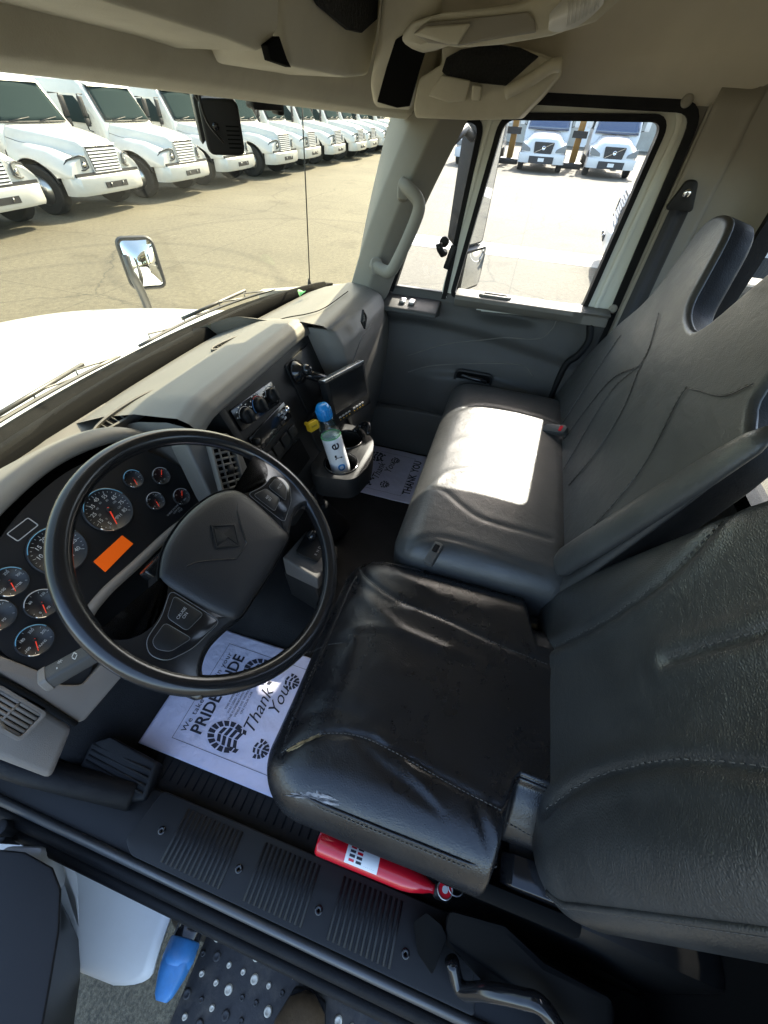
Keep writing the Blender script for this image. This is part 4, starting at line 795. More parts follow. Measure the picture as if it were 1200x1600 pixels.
for s in (-1, 1):
    sp = fillet([(s*.085, .060), (s*.130, .030), (s*.165, .022), (s*.190, .034), (s*.200, .066), (s*.216, .075), (s*.222, .04), (s*.223, -.04), (s*.216, -.105), (s*.196, -.100), (s*.184, -.078), (s*.155, -.070), (s*.120, -.078), (s*.08, -.094)], .016, 4)
    if s > 0: sp = sp[::-1]
    dome(sp, [(0.010, -.020), (0, -.010), (0, .004), (.004, .0075), (.010, .0095)], 'wheel_black', 'spoke', SWT)
    bp = fillet([(s*.112, .026), (s*.150, .012), (s*.186, .010), (s*.200, -.006), (s*.196, -.030), (s*.165, -.050), (s*.112, -.062)], .010, 4)
    if s > 0: bp = bp[::-1]
    BP = dome(bp, [(0, .006), (0, .0105), (.0015, .0112)], 'black_gloss', 'button_panel', SWT)
    obj('panel_highlight', xf(tube([(x, y, .0108) for x, y in bp], .0006, 5, closed=True), WF), 'edge_highlight', BP, True)  # edge highlight drawn as a thin pale tube
    for k, poly in enumerate(([(s*.117, .017), (s*.148, .006), (s*.150, -.028), (s*.117, -.034)], [(s*.155, .004), (s*.184, .003), (s*.190, -.008), (s*.184, -.026), (s*.155, -.040)])):
        q = fillet(poly, .006, 3); q = q[::-1] if s > 0 else q
        B = dome(q, [(0, .008), (.0005, .0128), (.002, .0136)], 'black_plastic', 'button', BP)
        obj('button_highlight', xf(tube([(x, y, .0132) for x, y in q], .0004, 5, closed=True), WF), 'edge_highlight', B, True)  # highlight round the button, drawn the same way
        cx = np.mean([p[0] for p in poly]); cy = np.mean([p[1] for p in poly])
        if k == 0 or s > 0: text('button_text', ('CRUISE\nON' if s < 0 else 'RES\nSET') if k == 0 else 'MUTE', 'mark_grey', B, WC+WR*cx+WU*cy+WN*.0136, WR, WU, .0062, .0005)
padp = [(x, y*.93-.007) for x, y in padp]; pc_ = np.array((0., -.009)); pp_ = np.array(padp)
PADO = obj('hub_pad', xf(loft([[(pc_[0]+(x-pc_[0])*f_, pc_[1]+(y-pc_[1])*f_, w) for x, y in pp_] for f_, w in ((.92, -.02), (1, -.006), (1, .006), (.985, .0105), (.955, .0140), (.90, .0170), (.78, .0200), (.60, .0220), (.35, .0232), (.1, .0236))]), WF), 'pad_black', SWT, True)
obj('pad_seam', xf(tube([(x, y, .006) for x, y in inset(padp, .0015)], .0016, 6, closed=True), WF), 'black_matte', SWT, True)
EF = frame(WC+WR*.006+WU*.012+WN*.0236, WR, WU, WN)
dia = [(.030, 0), (0, .030), (-.030, 0), (0, -.030)]
EM = obj('emblem', xf(prism(dia, -.002, .0016, [[(x*.84, y*.84) for x, y in dia]]), EF), 'black_plastic', PADO, bevel=.0006)
obj('emblem_wedge', xf(prism([(-.0245, .0), (0, .0245), (0, -.004)], -.002, .0016), EF), 'black_plastic', EM, bevel=.0005)
obj('emblem_wedge', xf(prism([(.0245, .0), (0, -.0245), (0, .004)], -.002, .0010), EF), 'black_plastic', EM)
def padz(x, y):
    f_ = min(1, math.hypot(x/.108, (y+.007)/.088)); return float(np.interp(f_, [0, .35, .6, .78, .9, .955, 1], [.0236, .0232, .0220, .0200, .0170, .0140, .006]))
def onpad(l): return [WC+WR*x+WU*y+WN*(padz(x, y)+.0002) for x, y in catmull(l, 5)]
for s in (-1, 1): obj('pad_crease', tube(onpad([(s*.095, .034), (s*.066, .026), (s*.042, .004), (s*.018, -.024)]), .0014, 6), 'wheel_black', PADO, True)
obj('pad_crease', tube(onpad([(-.018, -.024), (0, -.0245), (.018, -.024)]), .0014, 6), 'wheel_black', PADO, True)
# ---------------------------------------------------------------- column, lever
SCo = thing('steering_column', 'black steering column shroud and boot under the wheel', 'column', (.31, .55, 1.2))
obj('column_shroud', loft([[tuple(WC-WN*h+WR*a*math.cos(t)+WU*b*math.sin(t)+np.array((0, dy, 0))) for t in np.linspace(0, 2*math.pi, 20, endpoint=False)] for h, a, b, dy in ((.022, .05, .05, 0), (.04, .075, .062, 0), (.10, .085, .066, .01), (.17, .07, .055, .02), (.19, .05, .04, .02))]), 'black_plastic', SCo, True)
obj('column_boot', loft([[tuple(WC-WN*h+WR*a*math.cos(t)+WU*a*math.sin(t)+np.array((.03*h, dy, 0))) for t in np.linspace(0, 2*math.pi, 20, endpoint=False)] for h, a, dy in ((.18, .04, .02), (.30, .042, .03), (.36, .05, .03), (.385, .06, .03), (.41, .052, .03), (.44, .066, .03), (.50, .075, .03), (.60, .08, .03))]), 'rubber', SCo, True)
cpt = WC-WN*.11+WU*.055
obj('column_switch', xf(prism(rrect(.03, .05, .006), 0, .018), frame_n(cpt-WR*.045, WU+WN*.2, WR)), 'black_gloss', SCo, bevel=.003)
obj('column_switch', xf(prism(rrect(.022, .07, .008), 0, .012), frame_n(cpt+WR*.005-WN*.01, WU+WN*.2, WR)), 'black_plastic', SCo, bevel=.003)
LV = thing('turn_signal_lever', 'charcoal turn signal lever with white arrow marks left of the wheel', 'lever', (0.104,0.478,1.5))
la = np.array((0.134,0.468,1.5)); lb = np.array((0.06,0.515,1.5)); lu = unit(lb-la); LFr = frame(la, lu, unit(np.cross((0, .3, 1), lu)), unit(np.cross(lu, unit(np.cross((0, .3, 1), lu)))))
LL = np.linalg.norm(lb-la)
obj('lever_arm', xf(loft([[(x, y*s, z*s) for y, z in rrect(.030, .022, .006, 4)] for x, s in ((-.06, .6), (0, .75), (LL*.25, 1.0), (LL*.93, 1.05))]), LFr), 'door_grey', LV, 'auto')
obj('lever_end', xf(loft([[(x, y*s, z*s) for y, z in rrect(.032, .024, .006, 4)] for x, s in ((LL*.93, 1.04), (LL*1.02, 1.0), (LL*1.05, .8))]), LFr), 'trim_taupe', LV, 'auto')
up_ = LFr[:3, 2]; acr = LFr[:3, 1]
for t, k in ((.5, '<>'), (.74, '- *')):
    text('lever_mark', k, 'mark_white', LV, la+lu*LL*t+up_*.0128*(1.02), acr if acr[0] > 0 else -acr, -lu if acr[0] < 0 else lu, .016, .0006)
obj('lever_switch', xf(join(prism(rrect(.02, .014, .003, 2, (LL*.3, -.026)), -.012, .002), prism(rrect(.014, .018, .003, 2, (LL*.12, -.03)), -.014, -.002)), LFr), 'black_plastic', LV, bevel=.002)

# ---------------------------------------------------------------- monitor on its ball mount
mt = [np.array(q) for q in ((.948, .448, 1.552), (1.141, .392, 1.535), (1.11, .364, 1.403), (.932, .413, 1.407))]
mu = unit(mt[1]-mt[0]+mt[2]-mt[3]); mv = unit(mt[0]-mt[3]+mt[1]-mt[2]); mv = unit(mv-mu*(mv@mu)); MW = frame(sum(mt)/4, mu, mv, np.cross(mu, mv))
MO = thing('monitor', 'small black monitor with a row of buttons on a ball mount by the centre stack', 'monitor', tuple(sum(mt)/4))
obj('case', xf(prism(rrect(.196, .142, .006, 3), -.026, .0), MW), 'black_plastic', MO, bevel=.003)
obj('case_edge', xf(prism(rrect(.197, .008, .003, 2, (0, .068)), -.026, .001), MW), 'steel', MO, bevel=.001)
obj('screen', xf(prism(rrect(.172, .096, .003, 3, (.002, .012)), -.001, .0008), MW), 'screen', MO)
for i in range(8): obj('button', xf(prism(rrect(.010, .0045, .001, 2, (-.068+.0155*i+(.012 if i > 3 else 0), -.052)), -.001, .0022), MW), 'mark_grey', MO)
for i in range(8): obj('button_mark', xf(prism(rrect(.006, .0015, .0004, 1, (-.068+.0155*i+(.012 if i > 3 else 0), -.061)), -.001, .0006), MW), 'yellow_plastic', MO)
bk = (MW@np.array((.0, .03, -.028, 1)))[:3]; bs = st(.085, -.05, .004)
obj('mount', join(tube([bs, bs*.6+bk*.4, bk], [.012, .014, .012], 12), lathe([(.034, 0), (.034, .008), (.018, .02), (.012, .03)], 22, frame_n(bs, SN)), *[lathe([(0.0005, -.017), (.010, -.013), (.0165, -.004), (.0165, .004), (.010, .013), (.0005, .017)], 14, frame_n(q, SN)) for q in (bs+SN*.035, bk)]), 'black_gloss', MO, True)
obj('mount_knob', lathe([(.006, 0), (.014, .006), (.014, .02), (.005, .024)], 10, frame_n(bs*.5+bk*.5+np.array((0, 0, .012)), (0, 0, 1))), 'black_plastic', MO, True)
obj('mount_cable', tube(catmull([bk+np.array((.03, .02, -.02)), bk+np.array((.0, .06, -.06)), bk+np.array((-.03, .08, -.15)), bk+np.array((-.02, .09, -.22))], 6), .004, 6), 'black_plastic', MO, True)

# ---------------------------------------------------------------- cup holder, bottle
CH = thing('cup_holder', 'black double cup holder bolted under the dash beside the shifter', 'cup holder', (.92, .38, 1.22))
outer = fillet([(.775, .435), (.80, .305), (.90, .285), (1.02, .315), (1.075, .40), (1.06, .475), (.90, .49)], .035, 5)
c1 = circle(.052, 24, (.862, .372)); c2 = circle(.050, 24, (.985, .398))
obj('holder_body', prism(outer, 1.256, 1.330, [c1, c2]), 'black_plastic', CH, bevel=.004)
obj('holder_floor', prism(inset(outer, -.006), 1.246, 1.259), 'black_plastic', CH)
for c in (c1, c2): obj('cup_rim', tube([(x, y, 1.331) for x, y in c], .0035, 6, closed=True), 'black_gloss', CH, True)
obj('holder_arm', tube(catmull([(1.035, .395, 1.33), (1.06, .375, 1.345), (1.045, .345, 1.365), (1.01, .335, 1.35)], 6), .008, 8), 'black_gloss', CH, True)
obj('holder_post', box(.86, .96, .47, .54, 1.10, 1.29), 'black_plastic', CH, bevel=.008)
BTt = thing('water_bottle', 'white water bottle with blue cap and black lettering standing in the cup holder', 'bottle', (.875, .375, 1.245))
b0 = np.array((.872, .366, 1.245)); b1 = np.array((0.87,0.425,1.516)); bd = unit(b1-b0); BL = np.linalg.norm(b1-b0); 
bu = unit(np.cross(bd, (-.5, -.6, .6))); BF = frame(b0, bu, np.cross(bd, bu), bd); r = .0305; s = BL
obj('bottle_body', lathe([(.0005, 0), (r*.8, .0), (r, .008), (r, .05*s/.2), (r*.98, .09*s/.2), (r, .122*s/.2), (r*.97, .130*s/.2)], 28, BF), 'bottle_white', BTt, True)
obj('bottle_shoulder', lathe([(r*.965, .130*s/.2), (r*.90, .146*s/.2), (r*.74, .164*s/.2), (r*.64, .176*s/.2)], 28, BF), 'bottle_clear', BTt, True)
obj('bottle_band', tube([(BF@np.array((r*.968*math.cos(a), r*.968*math.sin(a), .1305*s/.2, 1)))[:3] for a in np.linspace(0, 2*math.pi, 28, endpoint=False)], .0016, 6, closed=True), 'bottle_green', BTt, True)
obj('bottle_cap', join(lathe([(r*.70, .172*s/.2), (r*.72, .176*s/.2), (r*.70, .195*s/.2), (r*.5, .203*s/.2), (.0005, .204*s/.2)], 22, BF), *[tube([(BF@np.array((r*.71*math.cos(a), r*.71*math.sin(a), h*s/.2, 1)))[:3] for h in (.176, .193)], .0013, 4) for a in np.linspace(0, 6.28, 22)]), 'bottle_blue', BTt, True)
# wrapped lettering, reading up the bottle towards the cap
cv = (camo.matrix_world.translation-Vector(b0)); cv = unit(np.array(cv)-bd*(np.array(cv)@bd)); tang = np.cross(cv, bd)
for i, ch in enumerate('core'):
    base = b0+bd*(.030+.0275*i)*s/.2; me_m = 'ink' if ch != 'o' else 'bottle_blue'
    q = text('letter', ch, me_m, BTt, base, bd, tang, .048, 0, bold=.0007)
    V = np.array([v.co for v in q.data.vertices])+OFF[BTt.name]-b0; h = V@bd; x = V@tang; a = x/(r*1.01)
    V2 = b0+bd*h[:, None]+(r*1.012)*(np.cos(a)[:, None]*cv+np.sin(a)[:, None]*tang)-OFF[BTt.name]
    q.data.vertices.foreach_set('co', V2.ravel()); q.data.update()

# ---------------------------------------------------------------- shifter pedestal and lever
SHF = thing('shift_selector', 'taupe shift selector pedestal with black number plate beside the wheel', 'gear selector', (.63, .40, .95))
sx = [np.array(q) for q in ((0.615,0.453,1.15), (0.732,0.409,1.15), (0.68,0.319,1.15), (0.57,0.338,1.12))]
P4 = [(.575, .455), (.70, .435), (.69, .325), (.555, .335)]
obj('pedestal_base', loft([[(x*.90+.06, y, .93) for x, y in P4], [(x*.92+.05, y+.01, 1.085) for x, y in P4]]), 'black_plastic', SHF, 'auto', bevel=.008, seg=3)
obj('pedestal', loft([[(x*.98+.012, y, 1.083) for x, y in P4], [(x, y, 1.11) for x, y in P4], [(x+.003, y, 1.135+.25*(y-.33)) for x, y in P4]]), 'panel_grey', SHF, 'auto', bevel=.006, seg=3)
PF = frame((.645, .392, 1.154), (1, 0, 0), unit((0, 1, .25)), unit((0, -.25, 1)))
SPp = obj('selector_plate', xf(prism(rrect(.115, .075, .01, 4, (.02, .0)), -.004, .008), PF), 'black_plastic', SHF, bevel=.002)
for i, ch in enumerate('RND432'): text('gear_mark', ch, 'mark_white', SPp, (PF@np.array((-.018+.014*i, -.022, .008, 1)))[:3], PF[:3, 0], PF[:3, 1], .011, .0005)
obj('selector_lever', xf(join(tube([(.02, .012, .0), (.02, .012, .035)], .006, 8), lathe([(.0005, -.02), (.014, -.015), (.016, .0), (.014, .015), (.0005, .02)], 12, frame((.02, .012, .045), (0, 0, 1), (0, 1, 0), (-1, 0, 0)))), PF), 'black_gloss', SHF, True)
GL = thing('gear_lever', 'short lever with rounded knob rising from a black rubber boot by the cup holder', 'lever', (.93, .47, .92))
gb = np.array((.915, .455, .93)); gk = np.array((0.901,0.519,1.14))
obj('lever_boot', lathe([(.075, 0), (.072, .02), (.055, .05), (.04, .09), (.025, .13), (.018, .15)], 20, frame_n(gb, (gk-gb)*np.array((.5, .5, 1)), (0, 1, 0))), 'rubber', GL, True)
obj('lever_stem', tube([gb+np.array((0, 0, .12)), gk], .010, 10), 'black_plastic', GL, True)
obj('lever_knob', lathe([(.0005, -.02), (.014, -.018), (.022, -.002), (.022, .012), (.014, .024), (.0005, .027)], 18, frame_n(gk, (0, -.3, 1), (0, 1, 0))), 'door_grey', GL, True)
# ---------------------------------------------------------------- pedal
PE = thing('foot_rest', 'dark ribbed foot rest pad near the sill at lower left', 'pedal', (.05, .62, .93))
pp = [np.array(q) for q in ((0.03,0.715,1), (0.053,0.674,1.01), (0.044,0.543,0.98), (-0.029,0.53,0.96), (-0.044,0.57,0.96), (-0.024,0.713,0.98))]
pe = obj('pedal_pad', loft([pp, [p-np.array((0, 0, .05)) for p in pp]]), 'rubber', PE, 'auto', bevel=.008, seg=3)
for i in range(4):
    a = pp[0]*(1-.2*(i+1))+pp[5]*.2*(i+1)+np.array((.008, -.01, .002)); b = pp[2]*(1-.2*(i+1))+pp[3]*.2*(i+1)+np.array((-.006, .008, .002)); obj('pad_rib', tube([a, b], .003, 6), 'rubber', pe, True)
PE2 = thing('brake_pedal', 'dark brake pedal in the shadow under the steering column', 'pedal', (.33, .80, 1.0))
obj('pedal_pad', xf(prism(rrect(.10, .075, .012), 0, .014), frame_n((.30, .74, 1.07), (0, -.8, .6))), 'rubber', PE2, bevel=.003); obj('pedal_arm', tube([(.30, .752, 1.07), (.30, .84, 1.20), (.30, .86, 1.32)], .012, 8), 'black_plastic', PE2, True)

# ---------------------------------------------------------------- paper floor mats
def sole(parent, x, y, s, flip):
    """boot print as separate tread blocks: forefoot then heel"""
    parts = []
    sg = -1 if flip else 1
    for i in range(11):
        a = math.radians(-20+220*i/10); rx, ry = .056*s, .036*s; p0, p1 = .66, 1.0
        aa, ab = a-.145, a+.145
        q = [(x-.0+ry*p0*math.cos(aa), y+rx*p0*math.sin(aa)), (x+ry*p1*math.cos(aa), y+rx*p1*math.sin(aa)), (x+ry*p1*math.cos(ab), y+rx*p1*math.sin(ab)), (x+ry*p0*math.cos(ab), y+rx*p0*math.sin(ab))]
        parts.append(q)
    for i in range(4):
        yy = y+.028*s-.016*s*i; w = (.017, .021, .021, .018)[i]*s
        for sx_ in (-1, 1): parts.append([(x+sx_*.001*s, yy), (x+sx_*w, yy-.007*s), (x+sx_*w, yy-.017*s), (x+sx_*.001*s, yy-.010*s)])
    for i in range(2):
        for sx_ in (-1, 1): parts.append([(x+sx_*.018*s, y-(.020+.014*i)*s), (x+sx_*.028*s, y-(.017+.014*i)*s), (x+sx_*.027*s, y-(.028+.014*i)*s), (x+sx_*.017*s, y-(.031+.014*i)*s)])
    # heel
    hy = y-.092*s
    for i in range(8):
        a = math.radians(180+180*i/7); q = []
        for p, dd in ((.6, -.16), (1, -.16), (1, .16), (.6, .16)): q.append((x+.023*s*p*math.cos(a+dd), hy+.030*s*p*math.sin(a+dd)))
        parts.append(q)
    for i in range(3):
        for sx_ in (-1, 1): parts.append([(x+sx_*.001*s, hy+.014*s-.012*s*i), (x+sx_*.012*s, hy+.010*s-.012*s*i), (x+sx_*.012*s, hy+.004*s-.012*s*i), (x+sx_*.001*s, hy+.007*s-.012*s*i)])
    V = []; F = []
    for q in parts: F.append(tuple(range(len(V), len(V)+4))); V += [(a, b, .9276) for a, b in q]
    return np.array(V, float), F
def crumple(V, seed):
    V = np.asarray(V, float).copy(); p = np.column_stack([V[:, 0], V[:, 1], np.zeros(len(V))]); V[:, 2] += .0026*snoise(p, 45, seed)+.0013*snoise(p, 130, seed+3)+.0008; return V
def paper(x0, y1, label, seed, rot):
    w, h = .345, .46; x1 = x0+w; y0 = y1-h
    PM = thing('paper_floor_mat', label, 'paper mat', (x0+w/2, y0+h/2, .924), group='paper mats')
    V, F = shell(grid(lambda u, v: (x0+w*u, y0+h*v, .9265), 70, 90), -.0006, (0, 0, 1)); obj('sheet', (crumple(V, seed), F), 'paper', PM, True)
    Z = .9275
    def put(o):
        n = len(o.data.vertices); A = np.zeros(n*3); o.data.vertices.foreach_get('co', A); A = A.reshape(-1, 3)+OFF[PM.name]; o.data.vertices.foreach_set('co', (crumple(A, seed)-OFF[PM.name]).ravel()); o.data.update()
    def T(s, x, y, size, **k): o = text('print', s, 'ink', PM, (x, y, Z), (1, 0, 0), (0, 1, 0), size, 0, **k); put(o)
    cx = x0+w/2
    b = .036; t = .0011
    bd_ = []
    for a0, a1, c0, c1_ in ((x0+b, x1-b, y1-.076, y1-.076+t), (x0+b, x1-b, y0+.06, y0+.06+t), (x0+b, x0+b+t, y0+.06, y1-.076), (x1-b-t, x1-b, y0+.06, y1-.076)):
        n = 30
        for i in range(n):
            if a1-a0 > c1_-c0: bd_.append((np.array([(a0+(a1-a0)*i/n, c0, Z), (a0+(a1-a0)*(i+1)/n, c0, Z), (a0+(a1-a0)*(i+1)/n, c1_, Z), (a0+(a1-a0)*i/n, c1_, Z)]), [(0, 1, 2, 3)]))
            else: bd_.append((np.array([(a0, c0+(c1_-c0)*i/n, Z), (a1, c0+(c1_-c0)*i/n, Z), (a1, c0+(c1_-c0)*(i+1)/n, Z), (a0, c0+(c1_-c0)*(i+1)/n, Z)]), [(0, 1, 2, 3)]))
    o = obj('print_border', join(*bd_), 'ink', PM, False); put(o)
    T('We take pride in your', cx-.002, y1-.094, .022, spacing=1.12)
    T('PRIDE', cx-.058, y1-.128, .047, bold=.0011, sx=.84); T('RIDE', cx+.072, y1-.128, .047, bold=.0011, sx=.84)
    for i, s in enumerate(('THIS PAPER MAT', 'WAS USED TO KEEP', 'THE FLOORBOARD CLEAN', 'WHILE WE WORKED', 'ON YOUR CAR')): T(s, cx+.0, y1-.170-.0115*i, .0090)
    T('Thank', cx-.01, y1-.258, .050, shear=.4, sx=.95); T('You', cx+.03, y1-.300, .050, shear=.4, sx=.95)
    T('THANK', cx-.052, y0+.040, .048, bold=.0011, sx=.84); T('YOU', cx+.080, y0+.040, .048, bold=.0011, sx=.84)
    for sx_ in (-1, 1): o = obj('print_sole', sole(PM, cx+sx_*.090, y1-.212, 1.0, False), 'ink', PM, False, kind='stuff'); put(o)
    return PM
paper(.066, .645, 'white printed paper floor mat on the driver floor under the steering wheel', 3, 0)
paper(1.157, .640, 'white printed paper floor mat on the passenger floor, THANK YOU facing the bench', 8, 0)

# ---------------------------------------------------------------- fire extinguisher under the driver seat
FE = thing('fire_extinguisher', 'small red fire extinguisher lying under the front of the driver seat', 'fire extinguisher', (.02, -.02, .98))
e0 = np.array((0.019,0.109,1)); e1 = np.array((0.022,-0.153,1)); ed = unit(e1-e0); EL = np.linalg.norm(e1-e0); EFm = frame_n(e0, ed, (0, 0, 1)); er = .0225; e0 = e0+np.array((.003, 0, 0)); e1 = e1+np.array((.003, 0, 0)); EFm = frame_n(e0, ed, (0, 0, 1))
cyl = obj('cylinder', lathe([(.0005, .0), (er*.86, .0), (er, .006), (er, EL*.72), (er*.9, EL*.80), (er*.62, EL*.90), (er*.40, EL*.95), (er*.40, EL)], 32, EFm), 'red_paint', FE, True)
obj('label_sheet', xf(grid(lambda u, v: (er*1.01*math.sin(-.2+1.5*u-.5), er*1.01*math.cos(-.2+1.5*u-.5), EL*(.25+.27*v)), 16, 2), EFm), 'label_white', cyl, True)
lp = lambda a, h: (EFm@np.array((er*1.02*math.sin(a), er*1.02*math.cos(a), h, 1)))[:3]
for i in range(4):
    for j in range(2):
        a = -.45+.32*i; h = EL*(.28+.06*j); obj('label_mark', (np.array([lp(a, h), lp(a+.2, h), lp(a+.2, h+EL*.045), lp(a, h+EL*.045)]), [(0, 1, 2, 3)]), 'ink' if (i+j) % 3 else 'red_paint', cyl, False)
for i in range(6): h = EL*(.41+.015*i); obj('label_line', (np.array([lp(-.45, h), lp(.7, h), lp(.7, h+.0012), lp(-.45, h+.0012)]), [(0, 1, 2, 3)]), 'ink', cyl, False)
vl = obj('valve', lathe([(.012, EL*.98), (.014, EL*1.0), (.014, EL*1.09), (.008, EL*1.12)], 14, EFm), 'black_plastic', FE, True)
gF = frame_n(e0+ed*EL*1.05+np.array((.004, 0, .022)), (.05, .1, 1))
gg = obj('pressure_gauge', lathe([(.016, -.008), (.016, .004), (.0145, .006), (.0135, .003), (.0005, .003)], 22, gF), 'steel', FE, True)
obj('gauge_dial', xf(prism(circle(.013, 20), .003, .0036), gF), 'red_paint', gg); obj('gauge_dial', xf(prism(circle(.006, 14), .0034, .0042), gF), 'mark_white', gg)
obj('safety_pin', tube([(gF@np.array((.016*math.cos(a)-.02, .016*math.sin(a)+.012, .004, 1)))[:3] for a in np.linspace(0, 6.28, 18, endpoint=False)], .0012, 5, closed=True), 'steel', FE, True)
obj('lever_handle', tube([e0+ed*EL*1.08, e0+ed*EL*1.0+np.array((.03, 0, .01)), e0+ed*EL*.9+np.array((.045, 0, .01))], .006, 6), 'black_plastic', FE, True)

# ---------------------------------------------------------------- dash camera hanging from the header
DC = thing('dash_camera', 'black dash camera hanging by the top of the windshield', 'camera', (.94, .62, 2.1))
cc = np.array((0.902,0.6,2.06)); DF = frame_n(cc, (-.80, -.58, -.10))
obj('camera_body', xf(prism(rrect(.070, .078, .014, 5), -.045, .012), DF), 'black_plastic', DC, bevel=.005, seg=3)
obj('camera_visor', xf(loft([[(-.042, -.030, -.02), (-.042, .034, -.02), (-.036, .046, -.02), (.03, .048, -.02), (.034, .040, -.02)], [(-.046, -.030, -.06), (-.046, .036, -.06), (-.038, .050, -.06), (.03, .052, -.06), (.034, .044, -.06)]]), DF), 'black_plastic', DC, 'auto', bevel=.003)
obj('camera_lens', xf(lathe([(.006, .012), (.006, .0145), (.0005, .0145)], 14), DF@frame((-.012, .002, 0), (1, 0, 0), (0, 1, 0), (0, 0, 1))), 'black_gloss', DC, True)
for i in range(6): obj('camera_slot', xf(prism([(.006, -.028+.006*i), (.030, -.028+.006*i), (.030, -.026+.006*i), (.006, -.026+.006*i)], .011, .0126), DF), 'black_matte', DC)
obj('camera_bracket', join(tube([cc+np.array((-.01, .02, .02)), cc+np.array((-.035, .03, .06)), (cc[0]-.03, .60, 2.13)], .006, 6), tube(catmull([cc+np.array((-.05, .0, .10)), cc+np.array((-.052, .0, .05)), cc+np.array((-.045, .0, .01)), cc+np.array((-.02, -.01, -.02))], 5), .0025, 5)), 'black_plastic', DC, True)
mm = np.array((1.009,0.56,2.096)); DS = thing('windshield_sensor', 'small dark sensor housing at the top edge of the windshield beside the dash camera', 'sensor', tuple(mm))
obj('sensor_body', xf(prism(rrect(.07, .022, .006), -.02, .012), frame_n(mm, (-.5, -.85, -.1))), 'black_plastic', DS, bevel=.004); obj('sensor_pod', xf(prism(rrect(.016, .030, .004), -.01, .016), frame_n(np.array((1.045,0.555,2.094)), (-.5, -.85, -.1))), 'black_plastic', DS, bevel=.003)

# ---------------------------------------------------------------- passenger seat belt on the pillar
SB = thing('seat_belt', 'black passenger seat belt hanging from its anchor on the rear pillar', 'seat belt', (1.56, -.42, 1.5))
aq = np.array((1.575,-0.405,1.963)); AF = frame_n(aq, (-1, .05, 0))
an_ = obj('belt_anchor', xf(prism(fillet([(-.036, -.034), (.036, -.034), (.014, .034), (-.014, .034)], .012, 4), -.006, .016), AF), 'black_plastic', SB, bevel=.004)
obj('anchor_bolt', xf(lathe([(.010, .016), (.010, .019), (.006, .0205), (.0005, .020)], 16), AF@frame((0, .006, 0), (1, 0, 0), (0, 1, 0), (0, 0, 1))), 'chrome', an_, True)
w0 = aq+np.array((-.012, 0, -.03)); w1 = np.array((1.53,-0.399,1.634))+np.array((0, .0, -.02)); wd = np.array((0, 1., .0))
def web(u, v):
    p = w0*(1-u)+(w1+np.array((-.02, .0, -.15)))*u; return p+wd*(.024+.004*u)*(2*v-1)+np.array((-.006*math.cos(v*9.4)*.4, 0, 0))
obj('webbing', shell(grid(web, 20, 13), .003, (-1, 0, 0)), 'belt', SB, True)
# ---------------------------------------------------------------- seats
# driver cushion
DS_ = thing('driver_seat', 'worn black leather driver seat with torn front edge', 'seat', (.31, -.10, .93))
hx, hy, hz = .268, .285, .082
P_, N_, F_ = rounded_block(hx, hy, hz, (.075, .085, .062), .0052)
loc = P_.copy(); cx, cy, cz = .312, -.072, 1.243
W_ = P_+np.array((cx, cy, cz)); XY = W_[:, :2]; top = np.clip((N_[:, 2]), 0, 1)
seamA = [(0.108,0.186,1.325), (0.132,0.161,1.325), (0.156,0.117,1.325), (0.168,0.054,1.325), (0.159,-0.031,1.325), (0.145,-0.122,1.325), (0.129,-0.267,1.325)]
seamB = [(0.542,0.201,1.32), (0.496,0.16,1.325), (0.455,0.076,1.325), (0.439,-0.046,1.325), (0.421,-0.146,1.325), (0.409,-0.265,1.325)]
seamC = [(0.293,0.238,1.325), (0.315,0.197,1.325), (0.326,0.151,1.325)]
sA = catmull(seamA, 6); sB = catmull(seamB, 6); sC = catmull(seamC, 6)
h = np.zeros(len(W_))
u = (W_[:, 0]-cx)/hx; v = (W_[:, 1]-cy)/hy
h += .018*(1-u**2)*(1-v**2)-.010*np.exp(-((u)/.55)**4)*np.exp(-((v+.2)/.6)**4)      # crown with a sat-in hollow
h -= .030*np.clip(v-.35, 0, 1)**1.6                                                    # nose rolls down
h += .007*np.clip(np.abs(u)-.55, 0, 1)*2.2                                              # side bolsters
for s_ in (sA, sB): 
    d = poly_dist(XY, s_[:, :2]); h += -.0030*np.exp(-(d/.0045)**2)+.0008*np.exp(-((d-.016)/.012)**2)
d = poly_dist(XY, sC[:, :2]); h -= .003*np.exp(-(d/.006)**2)
# creases: pulled folds running from the seams
fold = [([(0.379,0.202,1.32), (0.442,0.165,1.32), (0.387,0.056,1.32), (0.368,-0.046,1.32)], .007, .014), ([(0.335,0.214,1.32), (0.378,0.083,1.32), (0.37,-0.14,1.32)], .004, .010),
        ([(0.156,0.062,1.32), (0.127,-0.017,1.32), (0.107,-0.098,1.32)], -.006, .008), ([(0.181,0.034,1.32), (0.141,-0.047,1.32), (0.109,-0.098,1.32)], .005, .007), ([(0.131,-0.147,1.32), (0.083,-0.178,1.32), (0.056,-0.188,1.32)], -.006, .007),
        ([(0.144,-0.161,1.32), (0.088,-0.194,1.32)], .005, .006), ([(0.522,0.095,1.32), (0.491,-0.007,1.32), (0.488,-0.126,1.32)], .005, .016), ([(0.198,0.193,1.32), (0.233,0.142,1.32), (0.221,0.047,1.32)], .003, .015),
        ([(0.147,0.207,1.32), (0.188,0.15,1.32), (0.2,0.078,1.32)], -.003, .008), ([(0.305,0.06,1.32), (0.285,-0.076,1.32), (0.288,-0.198,1.32)], .003, .02), ([(0.5,0.218,1.32), (0.445,0.103,1.32), (0.448,0.043,1.32)], -.004, .008)]
for ln, a, wd_ in fold:
    L_ = catmull(ln, 6)[:, :2]; d = poly_dist(XY, L_); h += .42*a*np.exp(-(d/wd_)**2)
h += .0012*snoise(W_, 22, 4)+.0004*snoise(W_, 60, 9)
